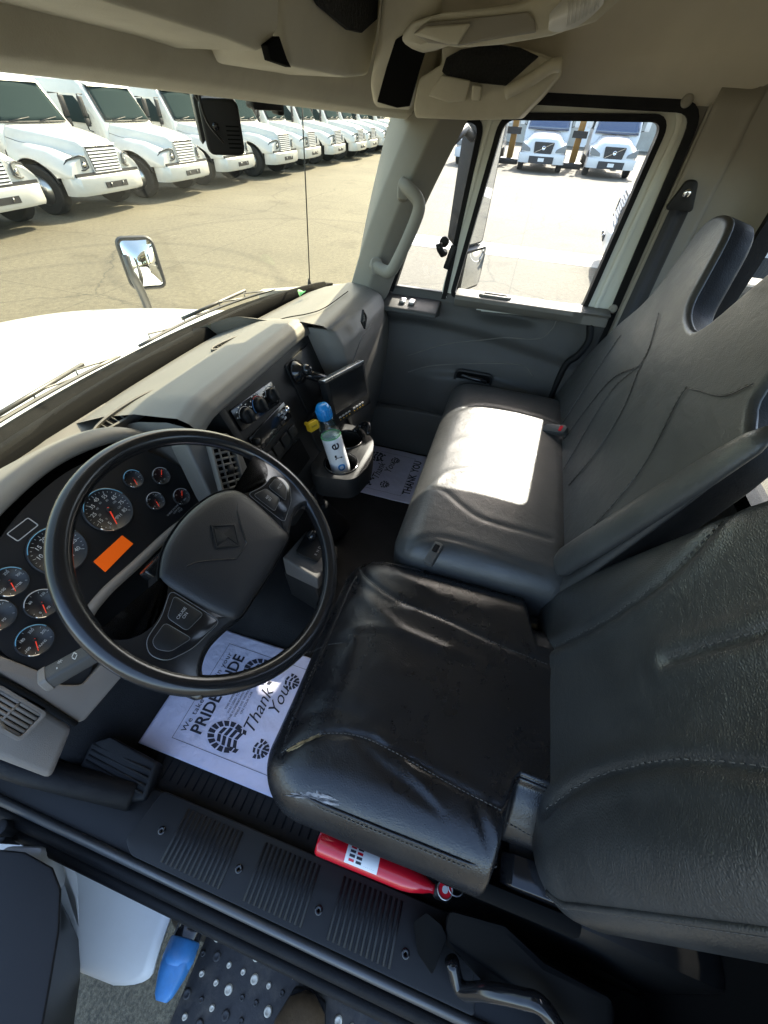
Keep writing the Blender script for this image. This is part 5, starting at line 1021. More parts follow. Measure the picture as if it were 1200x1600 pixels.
W_[:, 2] += h*top
side = 1-np.abs(N_[:, 2]); W_ += N_*(side*(.004*snoise(W_, 30, 12)+.004))[:, None]
# the cover is cut away at the rear left corner, round the hinge
_w = np.clip((-.185-W_[:, 1])/.03, 0, 1); _w = _w*_w*(3-2*_w)*np.clip((.22-W_[:, 0])/.12, 0, 1); W_[:, 0] += .085*_w; W_[:, 2] -= .03*_w*np.clip((.16-loc[:, 0]-cx)/.1, 0, 1)
_w = np.clip((-.205-W_[:, 1])/.03, 0, 1); _w = _w*_w*(3-2*_w)*np.clip((W_[:, 0]-.42)/.10, 0, 1); W_[:, 0] -= .075*_w
# pillow-like flanks: widest at mid height
_b = np.exp(-((W_[:, 2]-1.225)/.045)**2)*np.clip(1-np.abs(N_[:, 2])*1.1, 0, 1); W_[:, :2] += N_[:, :2]*(.010*_b)[:, None]
# welt along the left and front edge
W0 = W_.copy()
cush = dense('seat_cushion', W_, F_, 'leather_driver', DS_)
def surf(pts, P, lift=.0012, up=True, N=None):      # drop points on the cushion from above
    out = []
    for p in pts:
        p = np.asarray(p, float); k = np.where(top > .15)[0] if up else np.arange(len(P)); i = k[np.argmin(((P[k][:, :2]-p[:2])**2).sum(1))]; out.append((p[0], p[1], P[i, 2]+lift))
    return np.array(out)
for s_ in (sA, sB, sC): stitches('stitching', surf(s_+np.array((.0, .004, 0)), W0), cush)
_k = np.where((N_[:, 2] > .52) & (N_[:, 2] < .74))[0]; _a = np.arctan2(W0[_k, 1]-cy, -(W0[_k, 0]-cx))
wlp = []
for th in np.linspace(-.48, 2.75, 56):
    _d = np.abs(_a-th); j_ = _k[np.argsort(_d)[:6]]; wlp.append(W0[j_].mean(0)+N_[j_].mean(0)*.0008)
wlp = np.array(wlp)
for _ in range(4): wlp[1:-1] = .25*wlp[:-2]+.5*wlp[1:-1]+.25*wlp[2:]
obj('welt', tube(wlp, .0028, 8), 'leather_driver', cush, True)
_c = np.array((cx, cy, 0)); _o = wlp-_c; _o[:, 2] = 0; _o /= np.linalg.norm(_o, axis=1)[:, None]; stitches('stitching', wlp+_o*.006+np.array((0, 0, -.0055)), cush)
def patch(name, outline, m, lift, parent, seed, n=26):
    r_ = np.random.default_rng(seed); c = np.mean(outline, 0); O = catmull([tuple(p) for p in outline], 5, closed=True); O = c+(O-c)*(1+.13*r_.normal(0, 1, len(O)))[:, None]*np.array((1, 1, 1))
    ring = [surf(c+(O-c)*f, W0, lift*(1 if f < .95 else .2)) for f in (1, .75, .5, .25, .05)]; k = len(O); V = np.concatenate(ring); F = [(i*k+j, i*k+(j+1) % k, (i+1)*k+(j+1) % k, (i+1)*k+j) for i in range(4) for j in range(k)]+[tuple(range(4*k, 5*k))]
    V[:, 2] += .0008*r_.normal(0, 1, len(V)); return obj(name, (V, F), m, parent, True)
patch('torn_patch', [np.array(q) for q in ((0.056,0.152,1.31), (0.066,0.132,1.31), (0.073,0.1,1.31), (0.073,0.06,1.31), (0.063,0.079,1.31), (0.063,0.107,1.31), (0.057,0.132,1.31))], 'torn_backing', .0009, cush, 3).__setitem__('label', 'worn patch with pale backing showing')
patch('torn_seam', [np.array(q) for q in ((0.11,0.183,1.32), (0.127,0.169,1.32), (0.146,0.143,1.32), (0.151,0.126,1.32), (0.133,0.15,1.32), (0.117,0.167,1.32))], 'foam_tear', .0014, cush, 4).__setitem__('label', 'split seam with brown foam showing')
# seat pan, frame brackets
obj('seat_pan', box(.075, .55, -.30, .13, 1.075, 1.165), 'black_matte', DS_, bevel=.02)
obj('seat_base', loft([[(.10, -.30, 1.08), (.52, -.30, 1.08), (.52, .05, 1.08), (.10, .05, 1.08)], [(.07, -.34, .925), (.55, -.34, .925), (.55, .10, .925), (.07, .10, .925)]]), 'black_matte', DS_, 'auto', bevel=.01)
for q, s_ in (((0.083,-0.261,1.22), 1), ((0.549,-0.256,1.24), .7)):
    q = np.array(q); obj('hinge_bracket', loft([[(q[0]-.022*s_, y, q[2]+dz), (q[0]+.020*s_, y, q[2]+dz+.004), (q[0]+.022*s_, y, q[2]-.004+dz), (q[0]-.024*s_, y, q[2]-.008+dz)] for y, dz in ((q[1]+.035, -.02), (q[1]+.02, .0), (q[1]-.01, .006), (q[1]-.06, .008))]), 'black_gloss', DS_, 'auto', bevel=.002)
obj('side_shield', loft([[(.030, y, 1.20), (.055, y, 1.215), (.07, y, 1.10), (.035, y, 1.08)] for y in (-.13, -.20, -.30, -.36)]), 'black_matte', DS_, 'auto', bevel=.01)
obj('seat_skirt', loft([[(.045, -.235, 1.20), (.56, -.235, 1.20), (.56, -.58, 1.20), (.035, -.58, 1.20)], [(.03, -.20, .94), (.57, -.20, .94), (.57, -.59, .94), (.0, -.59, .94)]]), 'black_plastic', DS_, 'auto', bevel=.02)
# driver backrest
BN = unit((0, .972, .236)); BV = np.array((0, -BN[2], BN[1])); BX = np.array((1., 0, 0))
hx2, hv2, hw2 = .280, .40, .068
P2, N2, F2 = rounded_block(hx2, hv2, hw2, (.085, .10, .055), .0065)
bo = np.array((.315, -.268, 1.300))+BV*(hv2-.085)-BN*hw2
uu = P2[:, 0]/hx2; vv2 = P2[:, 1]/hv2; fr_ = np.clip(N2[:, 2], 0, 1)
toB = lambda p: ((np.asarray(p)-bo)@BX, (np.asarray(p)-bo)@BV)
hh = .012*(1-uu**2)-.010*np.exp(-(uu/.5)**4)*np.exp(-((vv2-.1)/.7)**4)+.016*np.clip(np.abs(uu)-.5, 0, 1)
def taper(P):       # backrest narrows upwards
    t = np.clip((P[:, 1]+hv2-.05)/.50, -.2, 1.3); s_ = 1.10-.30*t; Q = P.copy(); Q[:, 0] = P[:, 0]*s_+.035-.055*t; return Q
bA = catmull([(.447, -.271, 1.314), (.44, -.304, 1.447), (.446, -.33, 1.555), (.457, -.348, 1.631), (.478, -.363, 1.69), (.513, -.371, 1.725)], 6)
bB = catmull([(.331, -.337, 1.584), (.326, -.354, 1.654), (.322, -.369, 1.714), (.33, -.40, 1.85)], 6)
bC = catmull([(.16, -.272, 1.316), (.185, -.287, 1.378), (.201, -.304, 1.449), (.206, -.324, 1.53), (.202, -.339, 1.593), (.187, -.357, 1.666), (.15, -.40, 1.80)], 6)
T2 = taper(P2)
q2 = T2[:, :2]
for s_ in (bA, bC, bB):
    L_ = np.array([toB(p) for p in s_]); d = poly_dist(q2, L_); hh += (-.0055*np.exp(-(d/.006)**2)+.004*np.exp(-((d-.02)/.014)**2))
hh += .0016*snoise(np.column_stack([q2*np.array((1, .5)), np.zeros(len(q2))]), 60, 5)+.0014*snoise(P2, 14, 8)
T2[:, 2] += hh*fr_; W2 = bo+T2@np.stack([BX, BV, BN])
backr = dense('backrest', W2, F2, 'leather_back', DS_)
def onB(s_, lift=.001):
    out = []; k = np.where(fr_ > .3)[0]
    for p in s_:
        a, b = toB(p); i = k[np.argmin((T2[k, 0]-a)**2+(T2[k, 1]-b)**2)]; out.append(bo+BX*a+BV*b+BN*(T2[i, 2]+lift))
    return np.array(out)
for s_ in (bA, bC, bB): stitches('stitching', onB(s_+np.array((.004, 0, 0))), backr, L=.006, gap=.005, r=.0009)
# left edge welt
wv = np.linspace(-hv2+.06, hv2-.1, 40); wp_ = []
for b in wv:
    m = (np.abs(T2[:, 1]-b) < .006) & (T2[:, 0] < 0); i = np.where(m)[0]; s2 = np.abs(N2[i, 2]-.55); j = i[np.argmin(s2)]; wp_.append(W2[j])
wp_ = catmull(np.array(wp_)[::2], 4)
obj('welt', tube(wp_, .0042, 8), 'leather_back', backr, True); stitches('stitching', wp_+np.array((-.004, .0, -.0085)), backr, L=.005, gap=.003)
P3, N3, F3 = rounded_block(.13, .10, .05, (.05, .05, .04), .012); W3 = (bo+BV*(hv2+.06))+(P3+np.array((0, 0, -.0)))@np.stack([BX, BV, BN]); dense('headrest', W3, F3, 'leather_back', DS_)

# ---------------------------------------------------------------- bench seat
BS = thing('bench_seat', 'two-person black leather bench seat with sunlit cushion and twin headrests', 'seat', (1.05, -.10, .93))
hx, hy, hz = .452, .225, .115
P4_, N4, F4 = rounded_block(hx, hy, hz, (.055, .07, .06), .0065)
W4 = P4_+np.array((1.020, -.098, 1.262)); u = P4_[:, 0]/hx; v = P4_[:, 1]/hy; top4 = np.clip(N4[:, 2], 0, 1); XY = W4[:, :2]
h = .016*(1-u**4)*(1-v**2)-.012*np.clip(v-.4, 0, 1)**1.5-.006*np.clip(u-.5, 0, 1)
cA = catmull([(0.791,0.08,1.385), (0.785,0.037,1.385), (0.745,-0.013,1.385), (0.71,-0.085,1.385), (0.705,-0.243,1.385)], 6); cB = catmull([(0.569,0.092,1.37), (0.6,0.073,1.385), (0.625,0.014,1.385), (0.621,-0.095,1.385), (0.604,-0.229,1.385)], 6)
cC = catmull([(1.203,0.092,1.385), (1.268,-0.02,1.385), (1.254,-0.265,1.385)], 6)
for s_ in (cA, cB, cC): d = poly_dist(XY, s_[:, :2]); h += -.0022*np.exp(-(d/.005)**2)+.0006*np.exp(-((d-.018)/.012)**2)
for ln, a, wd_ in (([(0.802,0.081,1.38), (0.868,0.043,1.38), (0.899,-0.027,1.38)], .003, .012), ([(0.981,0.084,1.38), (1.042,0.013,1.38), (1.034,-0.108,1.38)], .002, .02)):
    d = poly_dist(XY, catmull(ln, 5)[:, :2]); h += a*np.exp(-(d/wd_)**2)
h += .0009*snoise(W4, 18, 31)+.0003*snoise(W4, 60, 32); W4[:, 2] += h*top4
bcush = dense('seat_cushion', W4, F4, 'leather_bench', BS)
# front skirt and base
obj('seat_base', loft([[(.60, -.33, 1.16), (1.46, -.33, 1.16), (1.46, .085, 1.16), (.60, .085, 1.16)], [(.62, -.33, .925), (1.46, -.33, .925), (1.46, .04, .925), (.62, .04, .925)]]), 'black_matte', BS, 'auto', bevel=.01)
# backrest: outline with two headrests, in (x, v) on the leaning plane
KN = unit((0, .97, .24)); KV = np.array((0, -KN[2], KN[1])); KO = np.array((0, -.28, 1.38)); KF = frame(KO, (1, 0, 0), KV, np.cross((1, 0, 0), KV))
# right-handed frame faces away: use -X so that w = forward normal
KF = frame(KO, (-1, 0, 0), KV, KN)
ol = [(-.575, -.06), (-.575, .30), (-.590, .41), (-.625, .435), (-.665, .455), (-.685, .50), (-.700, .60), (-.735, .645), (-.80, .655), (-.865, .645), (-.905, .60), (-.930, .54), (-.955, .47), (-.985, .440), (-1.05, .442), (-1.098, .462), (-1.13, .50), (-1.185, .57), (-1.235, .60), (-1.32, .595), (-1.36, .56), (-1.355, .50), (-1.345, .43), (-1.355, .39), (-1.37, .36), (-1.44, .27), (-1.50, .15), (-1.52, .04), (-1.52, -.06)]
olc = catmull(ol, 3, closed=False); olc = [tuple(p) for p in olc][::-1]
lv = [(-.01, -.070), (0, -.060), (0, -.030)]+[(-.013*(1-math.cos(t)), -.013*(1-math.sin(t))) for t in np.radians((0, 15, 32, 50, 68, 84))]+[(-.0145, .0), (-.026, .0006)]
Lp = [[(x, y, w) for x, y in inset(olc, d)] for d, w in lv]
BBK = obj('backrest', xf(loft(Lp[3:]), KF), 'leather_bench', BS, True)
obj('side_gusset', xf(loft(Lp[:4], caps=False), KF), 'rubber', BBK, True); obj('back_cover', xf(prism(inset(olc, -.012), -.071, -.069), KF), 'black_plastic', BBK)  # sides in darker matte material, their shade put into the colour
def onK(x, v, lift=.0025): return KO+np.array((x, 0, 0))+KV*v+KN*lift
def k3(pts, lift=.0028): return [np.array(p)+KN*lift for p in pts]
for pts in ([(.899, -.286, 1.405), (.918, -.314, 1.519), (.972, -.338, 1.614), (1.068, -.356, 1.688)], [(1.068, -.356, 1.688), (1.10, -.365, 1.72), (1.19, -.375, 1.77)], [(.993, -.281, 1.386), (1.102, -.329, 1.576), (1.068, -.356, 1.688)], [(1.146, -.281, 1.384), (1.163, -.331, 1.584), (1.072, -.355, 1.682)],
            [(.668, -.292, 1.429), (.717, -.338, 1.615), (.819, -.368, 1.737), (.803, -.374, 1.76), (.723, -.382, 1.791), (.69, -.392, 1.832)], [(1.25, -.282, 1.388), (1.30, -.32, 1.54), (1.33, -.35, 1.66)]):
    pth = catmull(k3(pts), 6); obj('seam', tube(pth, .0009, 6), 'leather_driver', BBK, True); stitches('stitching', pth+np.array((.004, 0, 0))+KN*.0006, BBK, L=.006, gap=.005, r=.0007)
# near-side bolster roll
def bol(t, r): return onK(.640-.07*t, -.02+.45*t, .012)
obj('bolster', loft([[tuple(bol(t, 0)+np.array((1, 0, 0))*(.044*(1-.35*t))*math.cos(a)*sc+KN*(.022*(1-.3*t))*math.sin(a)*sc) for a in np.linspace(0, 2*math.pi, 18, endpoint=False)] for t, sc in ((-.02, .3), (.02, .7), (.08, .95), (.3, 1), (.6, 1), (.85, .95), (1.0, .8), (1.06, .4))]), 'leather_bench', BBK, True)
# buckle
bq = np.array((1.178,-0.251,1.4)); bkF = frame_n(bq, (-.3, .5, .8), (-.5, .2, 1))
BK = thing('seat_belt_buckle', 'grey seat belt buckle tucked between the bench cushion and its back', 'buckle', tuple(bq))
obj('buckle_case', xf(prism(rrect(.03, .075, .012, 4), -.012, .012), bkF), 'door_grey', BK, bevel=.004); obj('buckle_slot', xf(prism(rrect(.02, .010, .002, 2, (0, .02)), .011, .0128), bkF), 'red_paint', BK)
bq = np.array((0.561,0.021,1.39)); bkF = frame_n(bq, (-.2, .2, 1), (1, -.3, .0)); BK2 = thing('belt_latch', 'small grey belt latch on the near edge of the bench cushion', 'buckle', tuple(bq))
obj('latch_case', xf(prism(rrect(.022, .06, .006, 3), -.008, .008), bkF), 'door_grey', BK2, bevel=.003); obj('latch_button', xf(prism(rrect(.012, .02, .002, 2, (0, .012)), .006, .0095), bkF), 'black_gloss', BK2)
# ---------------------------------------------------------------- parked trucks
def wheel_parts(parent, x, y, s, name='wheel', R=.50, w=.28):
    F = frame((x, y, R), (0, 1, 0), (0, 0, 1), (s, 0, 0))
    T_ = obj(name, xf(lathe([(.29, -w*.5), (R*.93, -w*.5), (R, -w*.38), (R, w*.38), (R*.93, w*.5), (.30, w*.5), (.29, w*.42)], 32), F), 'tyre', parent, 'auto')
    obj('rim', xf(lathe([(.295, w*.46), (.285, w*.40), (.27, w*.25), (.20, w*.12), (.13, w*.16), (.12, w*.42), (.09, w*.48), (.0005, w*.48)], 28), F), 'alloy', T_, True)
    obj('hand_hole', xf(join(*[lathe([(.033, .0), (.033, w*.05), (.0005, w*.05)], 10, frame((.232*math.cos(a), .232*math.sin(a), w*.175), (1, 0, 0), (0, 1, 0), (0, 0, 1))) for a in np.linspace(0, 2*math.pi, 8, endpoint=False)]), F), 'truck_dark', T_, True)
    obj('wheel_nut', xf(join(*[lathe([(.014, 0), (.012, .04), (.0005, .042)], 6, frame((.165*math.cos(a), .165*math.sin(a), w*.14), (1, 0, 0), (0, 1, 0), (0, 0, 1))) for a in np.linspace(0, 2*math.pi, 10, endpoint=False)]), F), 'truck_dark', T_, True)
    return T_
def lerp_tab(t, tab): 
    ks = [a for a, _ in tab]; return np.array([np.interp(t, ks, [b[i] for _, b in tab]) for i in range(len(tab[0][1]))])
def make_truck(label):
    t = thing('white_truck', label, 'truck', world=False, group='white trucks parked in the facing row')
    # hood half-section table: y -> (x, z) pairs
    tab = [(.10, (0, 1.34, .40, 1.335, .50, 1.30, .52, 1.20, .74, 1.12, .98, 1.02, 1.10, .86)), (.22, (0, 1.44, .38, 1.435, .52, 1.40, .62, 1.17, .84, 1.17, 1.04, 1.05, 1.14, .86)), (.6, (0, 1.51, .52, 1.505, .66, 1.46, .72, 1.25, .90, 1.31, 1.08, 1.22, 1.17, 1.0)),
           (1.0, (0, 1.58, .60, 1.575, .76, 1.53, .84, 1.33, .96, 1.36, 1.10, 1.27, 1.18, 1.06)), (1.35, (0, 1.63, .68, 1.62, .84, 1.57, .91, 1.40, 1.0, 1.36, 1.10, 1.24, 1.17, 1.0)), (1.65, (0, 1.67, .76, 1.66, .90, 1.60, .95, 1.50, 1.0, 1.36, 1.06, 1.20, 1.10, .90))]
    ys = np.linspace(.10, 1.65, 24); secs = []
    for y in ys:
        q = lerp_tab(y, tab); pts = [(q[2*i], q[2*i+1]) for i in range(7)]
        arch =   .5+math.sqrt(max(0, .61**2-(y-1.05)**2)) if abs(y-1.05) < .61 else .78
        bot = max(arch, .62); pts = [(x, max(z, bot+.02)) for x, z in pts]+[(pts[-1][0]+.0, bot)]
        ctl = catmull(pts, 3); half = [tuple(p) for p in ctl]
        secs.append([(-x, y, z) for x, z in half[::-1]]+[(x, y, z) for x, z in half[1:]])
    V, F = loft(secs, closed=False, caps=False); obj('hood', (V, F), 'white_paint', t, True)
    front = secs[0]; obj('nose', (np.array(list(front)+[(1.06, .12, .80), (-1.06, .12, .80)]), [tuple(range(len(front)+2))]), 'white_paint', t, False)
    obj('arch_lip', join(*[tube([(s*1.16, 1.05+.605*math.cos(a), .5+.605*math.sin(a)) for a in np.linspace(.25, 2.9, 20)], .022, 6) for s in (-1, 1)]), 'truck_dark', t, True)
    # grille
    G = obj('grille', loft([[(-.42, .085, .87), (.42, .085, .87), (.46, .115, 1.33), (-.46, .115, 1.33)], [(-.42, .055, .87), (.42, .055, .87), (.46, .090, 1.33), (-.46, .090, 1.33)]]), 'truck_dark', t, 'auto')
    for i in range(7):
        z = .895+.061*i; w = .412+.006*i; y_ = .042+.005*i; obj('grille_bar', loft([[(-w, y_, z), (w, y_, z), (w, y_+.004, z+.030), (-w, y_+.004, z+.030)], [(-w, y_+.03, z), (w, y_+.03, z), (w, y_+.03, z+.03), (-w, y_+.03, z+.03)]]), 'grille_chrome', G, 'auto')
    obj('grille_surround', tube([(-.44, .068, .855), (.44, .068, .855), (.48, .100, 1.345), (-.48, .100, 1.345)], .020, 6, closed=True), 'grille_chrome', G, 'auto')
    m_ = len(secs[0])//2; obj('cowl_seam', tube([(x, y+.012, z+.004) for x, y, z in secs[-1]], .014, 5), 'truck_dark', t, True)
    for k_ in (m_+10, m_-10): obj('hood_seam', tube([(sc_[k_][0]*1.002, sc_[k_][1], sc_[k_][2]+.002) for sc_ in secs], .006, 5), 'truck_dark', t, True)
    # headlights
    for s in (-1, 1):
        hp_ = fillet([(s*.58, .96), (s*.72, .91), (s*.98, .93), (s*1.07, 1.02), (s*.98, 1.12), (s*.72, 1.19), (s*.60, 1.15)], .03, 4)
        yf = lambda x: .055+.16*max(0, (abs(x)-.5)/.5)**2
        HL = obj('headlight', loft([[(x, yf(x)+.0, z) for x, z in hp_], [(x, yf(x)+.14, z) for x, z in hp_]]), 'lens_clear', t, 'auto')
        obj('headlight_rim', tube([(x, yf(x)-.002, z) for x, z in hp_], .012, 6, closed=True), 'truck_dark', HL, True)
        for cx_ in (.68, .84): obj('lamp_bowl', lathe([(.06, 0), (.05, -.004), (.02, .004), (.0005, .006)], 16, frame_n((s*cx_, yf(cx_)-.006, 1.015), (s*.25, -1, 0))), 'chrome', HL, True)
    # bumper
    bx_ = [(-1.14, .34), (-1.12, .18), (-1.00, .05), (-.62, .0), (0, -.02), (.62, .0), (1.00, .05), (1.12, .18), (1.14, .34)]
    B = obj('bumper', loft([[(x, y, .80), (x, y-.03, .77), (x, y-.03, .50), (x, y+.02, .43), (x*.97, y+.10, .43), (x*.97, y+.10, .80)] for x, y in bx_]), 'white_paint', t, 'auto')
    obj('bumper_gap', box(-1.04, 1.04, .07, .16, .79, .86), 'truck_dark', t)
    SL = obj('bumper_slot', box(-.36, .36, -.058, -.015, .54, .66), 'truck_dark', B); 
    for s in (-1, 1): obj('tow_hook', tube([(s*.20, -.055, .64), (s*.20, -.075, .61), (s*.20, -.055, .58)], .014, 6), 'steel', SL, True)
    # cab
    lv_ = [(.72, 1.62, 3.5, 1.05), (1.10, 1.62, 3.5, 1.08), (1.62, 1.60, 3.5, 1.08), (1.72, 1.66, 3.5, 1.06), (2.40, 2.00, 3.5, .99), (2.49, 2.10, 3.48, .95), (2.54, 2.30, 3.40, .84)]
    obj('cab', loft([[(x, y, z) for x, y in fillet([(-w, a), (w, a), (w, b), (-w, b)], .10, 4)] for z, a, b, w in lv_]), 'white_paint', t, 'auto')
    wsf = lambda u, v: ((2*u-1)*(.93*(1-v)+.83*v), 1.645+.34*v-.030-.05*(1-(2*u-1)**2), 1.70+.68*v)
    G2 = obj('windshield', shell(grid(wsf, 14, 8), .012, (0, -1, .3)), 'truck_glass', t, True)
    obj('windshield_seal', tube([wsf(u, v) for u, v in [(i/8, 0) for i in range(9)]+[(1, i/5) for i in range(1, 6)]+[(1-i/8, 1) for i in range(1, 9)]+[(0, 1-i/5) for i in range(1, 5)]], .016, 5, closed=True), 'truck_dark', G2, True)
    obj('wiper', join(*[tube([tuple(np.array(wsf(a, .02))+np.array((0, -.03, 0))), tuple(np.array(wsf(a+.30, .10))+np.array((0, -.03, .01)))], .01, 5) for a in (.12, .55)]), 'truck_dark', t, True)
    # faint interior seen in the glass: wheel and seat backs
    obj('cab_visor', loft([[(-.84, 1.90, 2.415), (.84, 1.90, 2.415), (.84, 2.1, 2.48), (-.84, 2.1, 2.48)], [(-.84, 1.88, 2.39), (.84, 1.88, 2.39), (.84, 2.1, 2.44), (-.84, 2.1, 2.44)]]), 'white_paint', t, 'auto')
    for s in (-1, 1):
        D = obj('door', loft([[(s*(1.085 if z < 1.75 else 1.085-.19*(z-1.75)), y, z) for y, z in ((1.80, .95), (2.75, .95), (2.80, 2.25), (2.22, 2.25), (1.84, 1.80))], [(s*(1.098 if z < 1.75 else 1.098-.19*(z-1.75)), y, z) for y, z in ((1.80, .95), (2.75, .95), (2.80, 2.25), (2.22, 2.25), (1.84, 1.80))]]), 'white_paint', t, 'auto')
        obj('door_window', loft([[(s*(1.100-.19*max(0, z-1.75)), y, z) for y, z in ((1.93, 1.62), (2.70, 1.66), (2.72, 2.18), (2.27, 2.18), (1.93, 1.82))], [(s*(1.106-.19*max(0, z-1.75)), y, z) for y, z in ((1.93, 1.62), (2.70, 1.66), (2.72, 2.18), (2.27, 2.18), (1.93, 1.82))]]), 'truck_glass', D, 'auto')
        obj('door_handle', box(*sorted((s*1.095, s*1.125)), 2.55, 2.70, 1.44, 1.48), 'truck_dark', D)
        M_ = obj('mirror', join(xf(box(-.07, .07, -.04, .03, -.20, .20), frame((s*1.30, 1.86, 1.98), (1, 0, 0), (0, 1, 0), (0, 0, 1))), xf(box(-.065, .065, -.035, .03, -.085, .085), frame((s*1.30, 1.86, 1.66), (1, 0, 0), (0, 1, 0), (0, 0, 1)))), 'truck_dark', t, bevel=.02)
        obj('mirror_arm', join(tube([(s*1.05, 1.95, 2.22), (s*1.30, 1.90, 2.22), (s*1.30, 1.90, 1.50), (s*1.06, 1.98, 1.45)], .016, 6)), 'truck_dark', M_, True)
        wheel_parts(t, s*1.03, 1.05, s); 
        for yy in (5.6,): wheel_parts(t, s*.93, yy, s, 'rear_wheel')
        obj('cab_step', box(*sorted((s*.86, s*1.06)), 1.75, 2.7, .40, .72), 'truck_dark', t)
    obj('chassis', join(box(-.46, -.38, .4, 7.2, .62, .86), box(.38, .46, .4, 7.2, .62, .86), box(-.9, .9, 5.5, 5.7, .42, .58), box(-.9, .9, .98, 1.12, .38, .52), box(-.5, .5, .3, 1.6, .45, .9)), 'truck_dark', t)
    return t
proto = make_truck('white truck in the facing row, second from the left edge, alloy wheel in full view')
ords = ['leftmost white truck in the facing row, cut off by the left edge', None, 'white truck in the facing row, third from the left, over the hood mirror', 'white truck in the facing row, fourth from the left, half hidden by the dash camera', 'white truck in the facing row, fifth from the left, just right of the dash camera', 'white truck in the facing row, sixth from the left, crossed by the thin antenna',
        'white truck in the facing row, seventh from the left, right of the antenna', 'white truck in the facing row, eighth from the left', 'white truck in the facing row, ninth from the left, small with distance', 'far white truck in the facing row, tenth from the left', 'farthest white truck of the facing row, eleventh from the left, by the windshield pillar']
FX, FY, PIT = 9.80, 9.80, 2.95
proto.location = (FX, FY, 0); proto.rotation_euler = (0, 0, math.radians(3)); proto.scale = (.97, 1, .9)
for i, lb_ in enumerate(ords):
    if lb_ is None: continue
    c = copy_tree(proto); c['label'] = lb_; c.location = (FX+PIT*(i-1), FY+random.uniform(-.14, .14), 0); c.rotation_euler = (0, 0, math.radians(3+random.uniform(-1.6, 1.6)))
c = copy_tree(proto); c['label'] = 'white truck nose parked beyond the passenger window, cut by the rear window edge'; c['group'] = 'white trucks in our own row'; c.location = (10.1, -1.55, 0); c.rotation_euler = (0, 0, math.pi+math.radians(-4))
# licence plate on the leftmost truck
t0 = [o for o in COL.objects if o.get('label', '').startswith('leftmost white truck')][0]
pl_ = obj('licence_plate', box(-.55, -.25, -.062, -.05, .58, .73), 'plate_white', t0); text('plate_text', '8W85630', 'ink', pl_, (-.40, -.0625, .652), (1, 0, 0), (0, 0, 1), .085, .001)

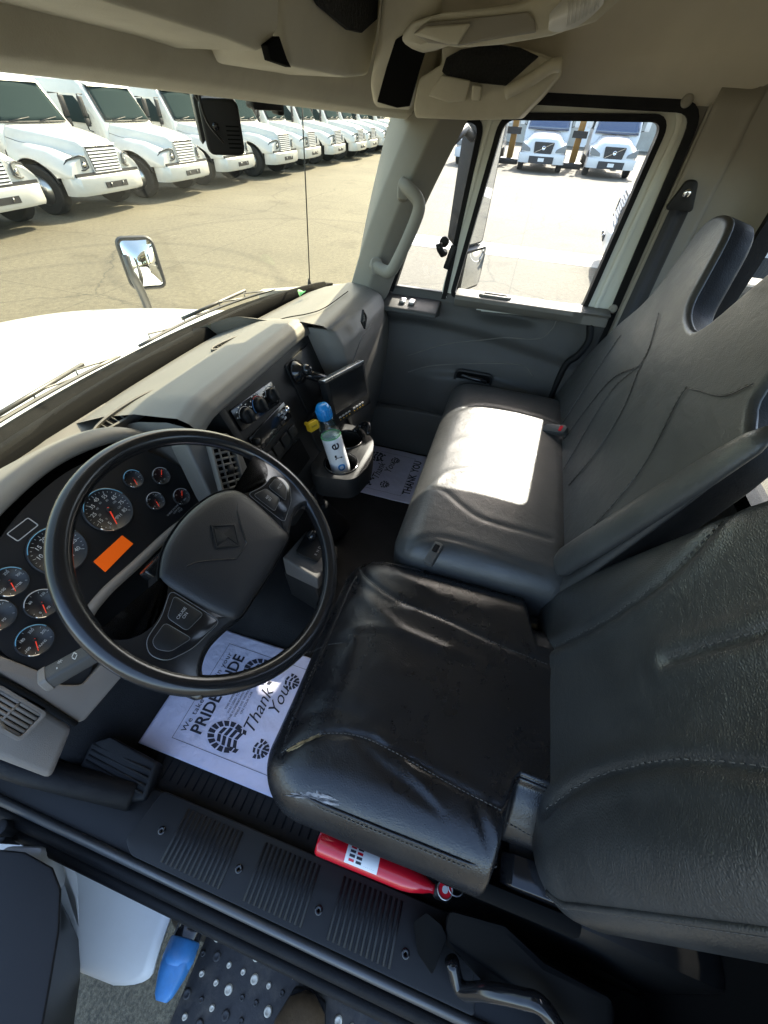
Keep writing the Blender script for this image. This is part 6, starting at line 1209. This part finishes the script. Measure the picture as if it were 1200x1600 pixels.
mat('semi_glass', (.05, .07, .12), .05, spec=1.0)
def make_semi(label):
    t = thing('semi_truck', label, 'truck', world=False, group='semi trucks facing us across the lot')
    lv_ = [(.55, .25, 1.05), (.85, .10, 1.16), (1.15, .12, 1.18), (1.45, .30, 1.16)]
    secs = []
    for y, top_, w, ft in ((.06, 1.24, .62, .80), (.14, 1.32, .92, .85), (.5, 1.40, 1.08, 1.0), (1.2, 1.50, 1.14, 1.08), (1.9, 1.58, 1.14, 1.12)):
        secs.append([(x, y, z) for x, z in catmull([(-w, .62), (-w*1.0, ft), (-w*.80, ft+.16), (-w*.62, top_-.06), (-w*.3, top_), (w*.3, top_), (w*.62, top_-.06), (w*.80, ft+.16), (w, ft), (w, .62)], 3)])
    obj('hood', loft(secs, closed=True), 'white_paint', t, True)
    G = obj('grille', loft([[(x, -.02, z) for x, z in fillet([(-.44, .74), (.44, .74), (.50, 1.18), (-.50, 1.18)], .05, 3)], [(x, .12, z) for x, z in fillet([(-.44, .74), (.44, .74), (.50, 1.18), (-.50, 1.18)], .05, 3)]]), 'truck_dark', t, 'auto')
    for i in range(7): obj('grille_bar', box(-.45, .45, -.035, -.015, .78+.055*i, .792+.055*i), 'truck_dark', G)
    obj('grille_sash', loft([[(-.44, -.045, .76), (-.40, -.045, .76), (.47, -.045, 1.16), (.43, -.045, 1.16)], [(-.44, -.02, .76), (-.40, -.02, .76), (.47, -.02, 1.16), (.43, -.02, 1.16)]]), 'chrome', G)
    obj('grille_emblem', lathe([(.085, 0), (.085, .02), (.06, .025), (.055, .01), (.0005, .01)], 20, frame_n((.01, -.045, .96), (0, -1, 0))), 'chrome', G, True)
    for s in (-1, 1):
        hp_ = fillet([(s*.62, .80), (s*1.10, .82), (s*1.12, 1.14), (s*.98, 1.08), (s*.66, .92)], .04, 3)
        obj('headlight', loft([[(x, .03+.22*max(0, abs(x)-.6), z) for x, z in hp_], [(x, .30+.22*max(0, abs(x)-.6), z) for x, z in hp_]]), 'lens_clear', t, 'auto')
        wheel_parts(t, s*1.02, 1.15, s); wheel_parts(t, s*.95, 6.0, s, 'rear_wheel')
        M_ = obj('mirror', box(*sorted((s*1.30, s*1.52)), 2.0, 2.14, 1.75, 2.4), 'white_paint', t, bevel=.03); obj('mirror_arm', tube([(s*1.05, 2.2, 2.35), (s*1.4, 2.07, 2.3), (s*1.4, 2.07, 1.8), (s*1.05, 2.2, 1.7)], .02, 6), 'truck_dark', M_, True)
    B = obj('bumper', loft([[(x, y-.03, .74), (x, y-.05, .66), (x, y-.03, .36), (x*.97, y+.15, .36), (x*.97, y+.15, .74)] for x, y in ((-1.2, .40), (-1.14, .16), (-.8, .02), (0, -.03), (.8, .02), (1.14, .16), (1.2, .40))]), 'white_paint', t, 'auto')
    obj('bumper_insert', box(-.62, .62, -.10, -.03, .36, .64), 'truck_dark', B); obj('licence_plate', box(-.15, .15, -.115, -.10, .44, .58), 'plate_white', B)
    obj('cab', loft([[(x, y, z) for x, y in fillet([(-w, a), (w, a), (w, 4.6), (-w, 4.6)], .15, 4)] for z, a, w in ((.7, 1.9, 1.15), (1.52, 1.85, 1.18), (2.55, 2.5, 1.08), (3.2, 3.1, 1.05), (3.8, 4.0, 1.0))]), 'white_paint', t, 'auto')
    obj('windshield', shell(grid(lambda u, v: ((2*u-1)*(1.06-.08*v), 1.80+.66*v-.10*(1-(2*u-1)**2), 1.60+.90*v), 12, 6), .015, (0, -1, .3)), 'semi_glass', t, True)
    for s in (-1, 1): obj('door_window', box(*sorted((s*1.10, s*1.19)), 2.4, 3.1, 1.75, 2.45), 'truck_glass', t)
    obj('chassis', box(-.45, .45, .5, 8, .5, .9), 'truck_dark', t)
    return t
sp_ = make_semi('white semi truck with dark grille and slanted chrome bar, nearer the passenger mirror')
sp_.location = (28.5, .10, 0); sp_.rotation_euler = (0, 0, -math.pi/2)
c = copy_tree(sp_); c['label'] = 'white semi truck with dark grille, right of the other one in the passenger window'; c.location = (28.5, -3.35, 0)
c = copy_tree(sp_); c['label'] = 'white semi truck glimpsed through the vent window beside the passenger mirror'; c.location = (28.8, 3.6, 0)
for k_, (x, y, lb_) in enumerate(((33, 2.0, 'brownish yellow steel post between the mirror and the nearer semi truck'), (33, -1.7, 'brownish yellow steel post between the two semi trucks'))):
    q = thing('yellow_post', lb_, 'post', (x, y, 0), group='yellow posts behind the semi trucks')
    obj('post', box(x-.2, x+.2, y-.17, y+.17, 0, 4.2), 'yellow_truck', q, bevel=.03); obj('post_bracket', join(box(x-.35, x-.25, y-.4, y+.4, 1.3, 1.6), box(x-.35, x-.25, y-.4, y+.4, 2.3, 2.6)), 'truck_dark', q); obj('post_foot', box(x-.5, x+.5, y-.55, y+.55, 0, .25), 'truck_dark', q, bevel=.02)
# far edge of the lot: low pale building line so that the view does not end in bare ground
for k_, (x, w, h_, lb_) in enumerate(((60, 60, 6, 'long pale warehouse wall far behind the semi trucks'),)):
    q = thing('warehouse', lb_, 'building', (x, 0, 0)); obj('wall', box(x, x+12, -w, w*.2, 0, h_), 'concrete', q); obj('roof', box(x-.4, x+12.4, -w-.4, w*.2+.4, h_, h_+.3), 'steel', q)
    for j in range(7): obj('dock_door', box(x-.03, x+.05, -w+5+8*j, -w+9+8*j, 0, 4), 'white_skirt', q)
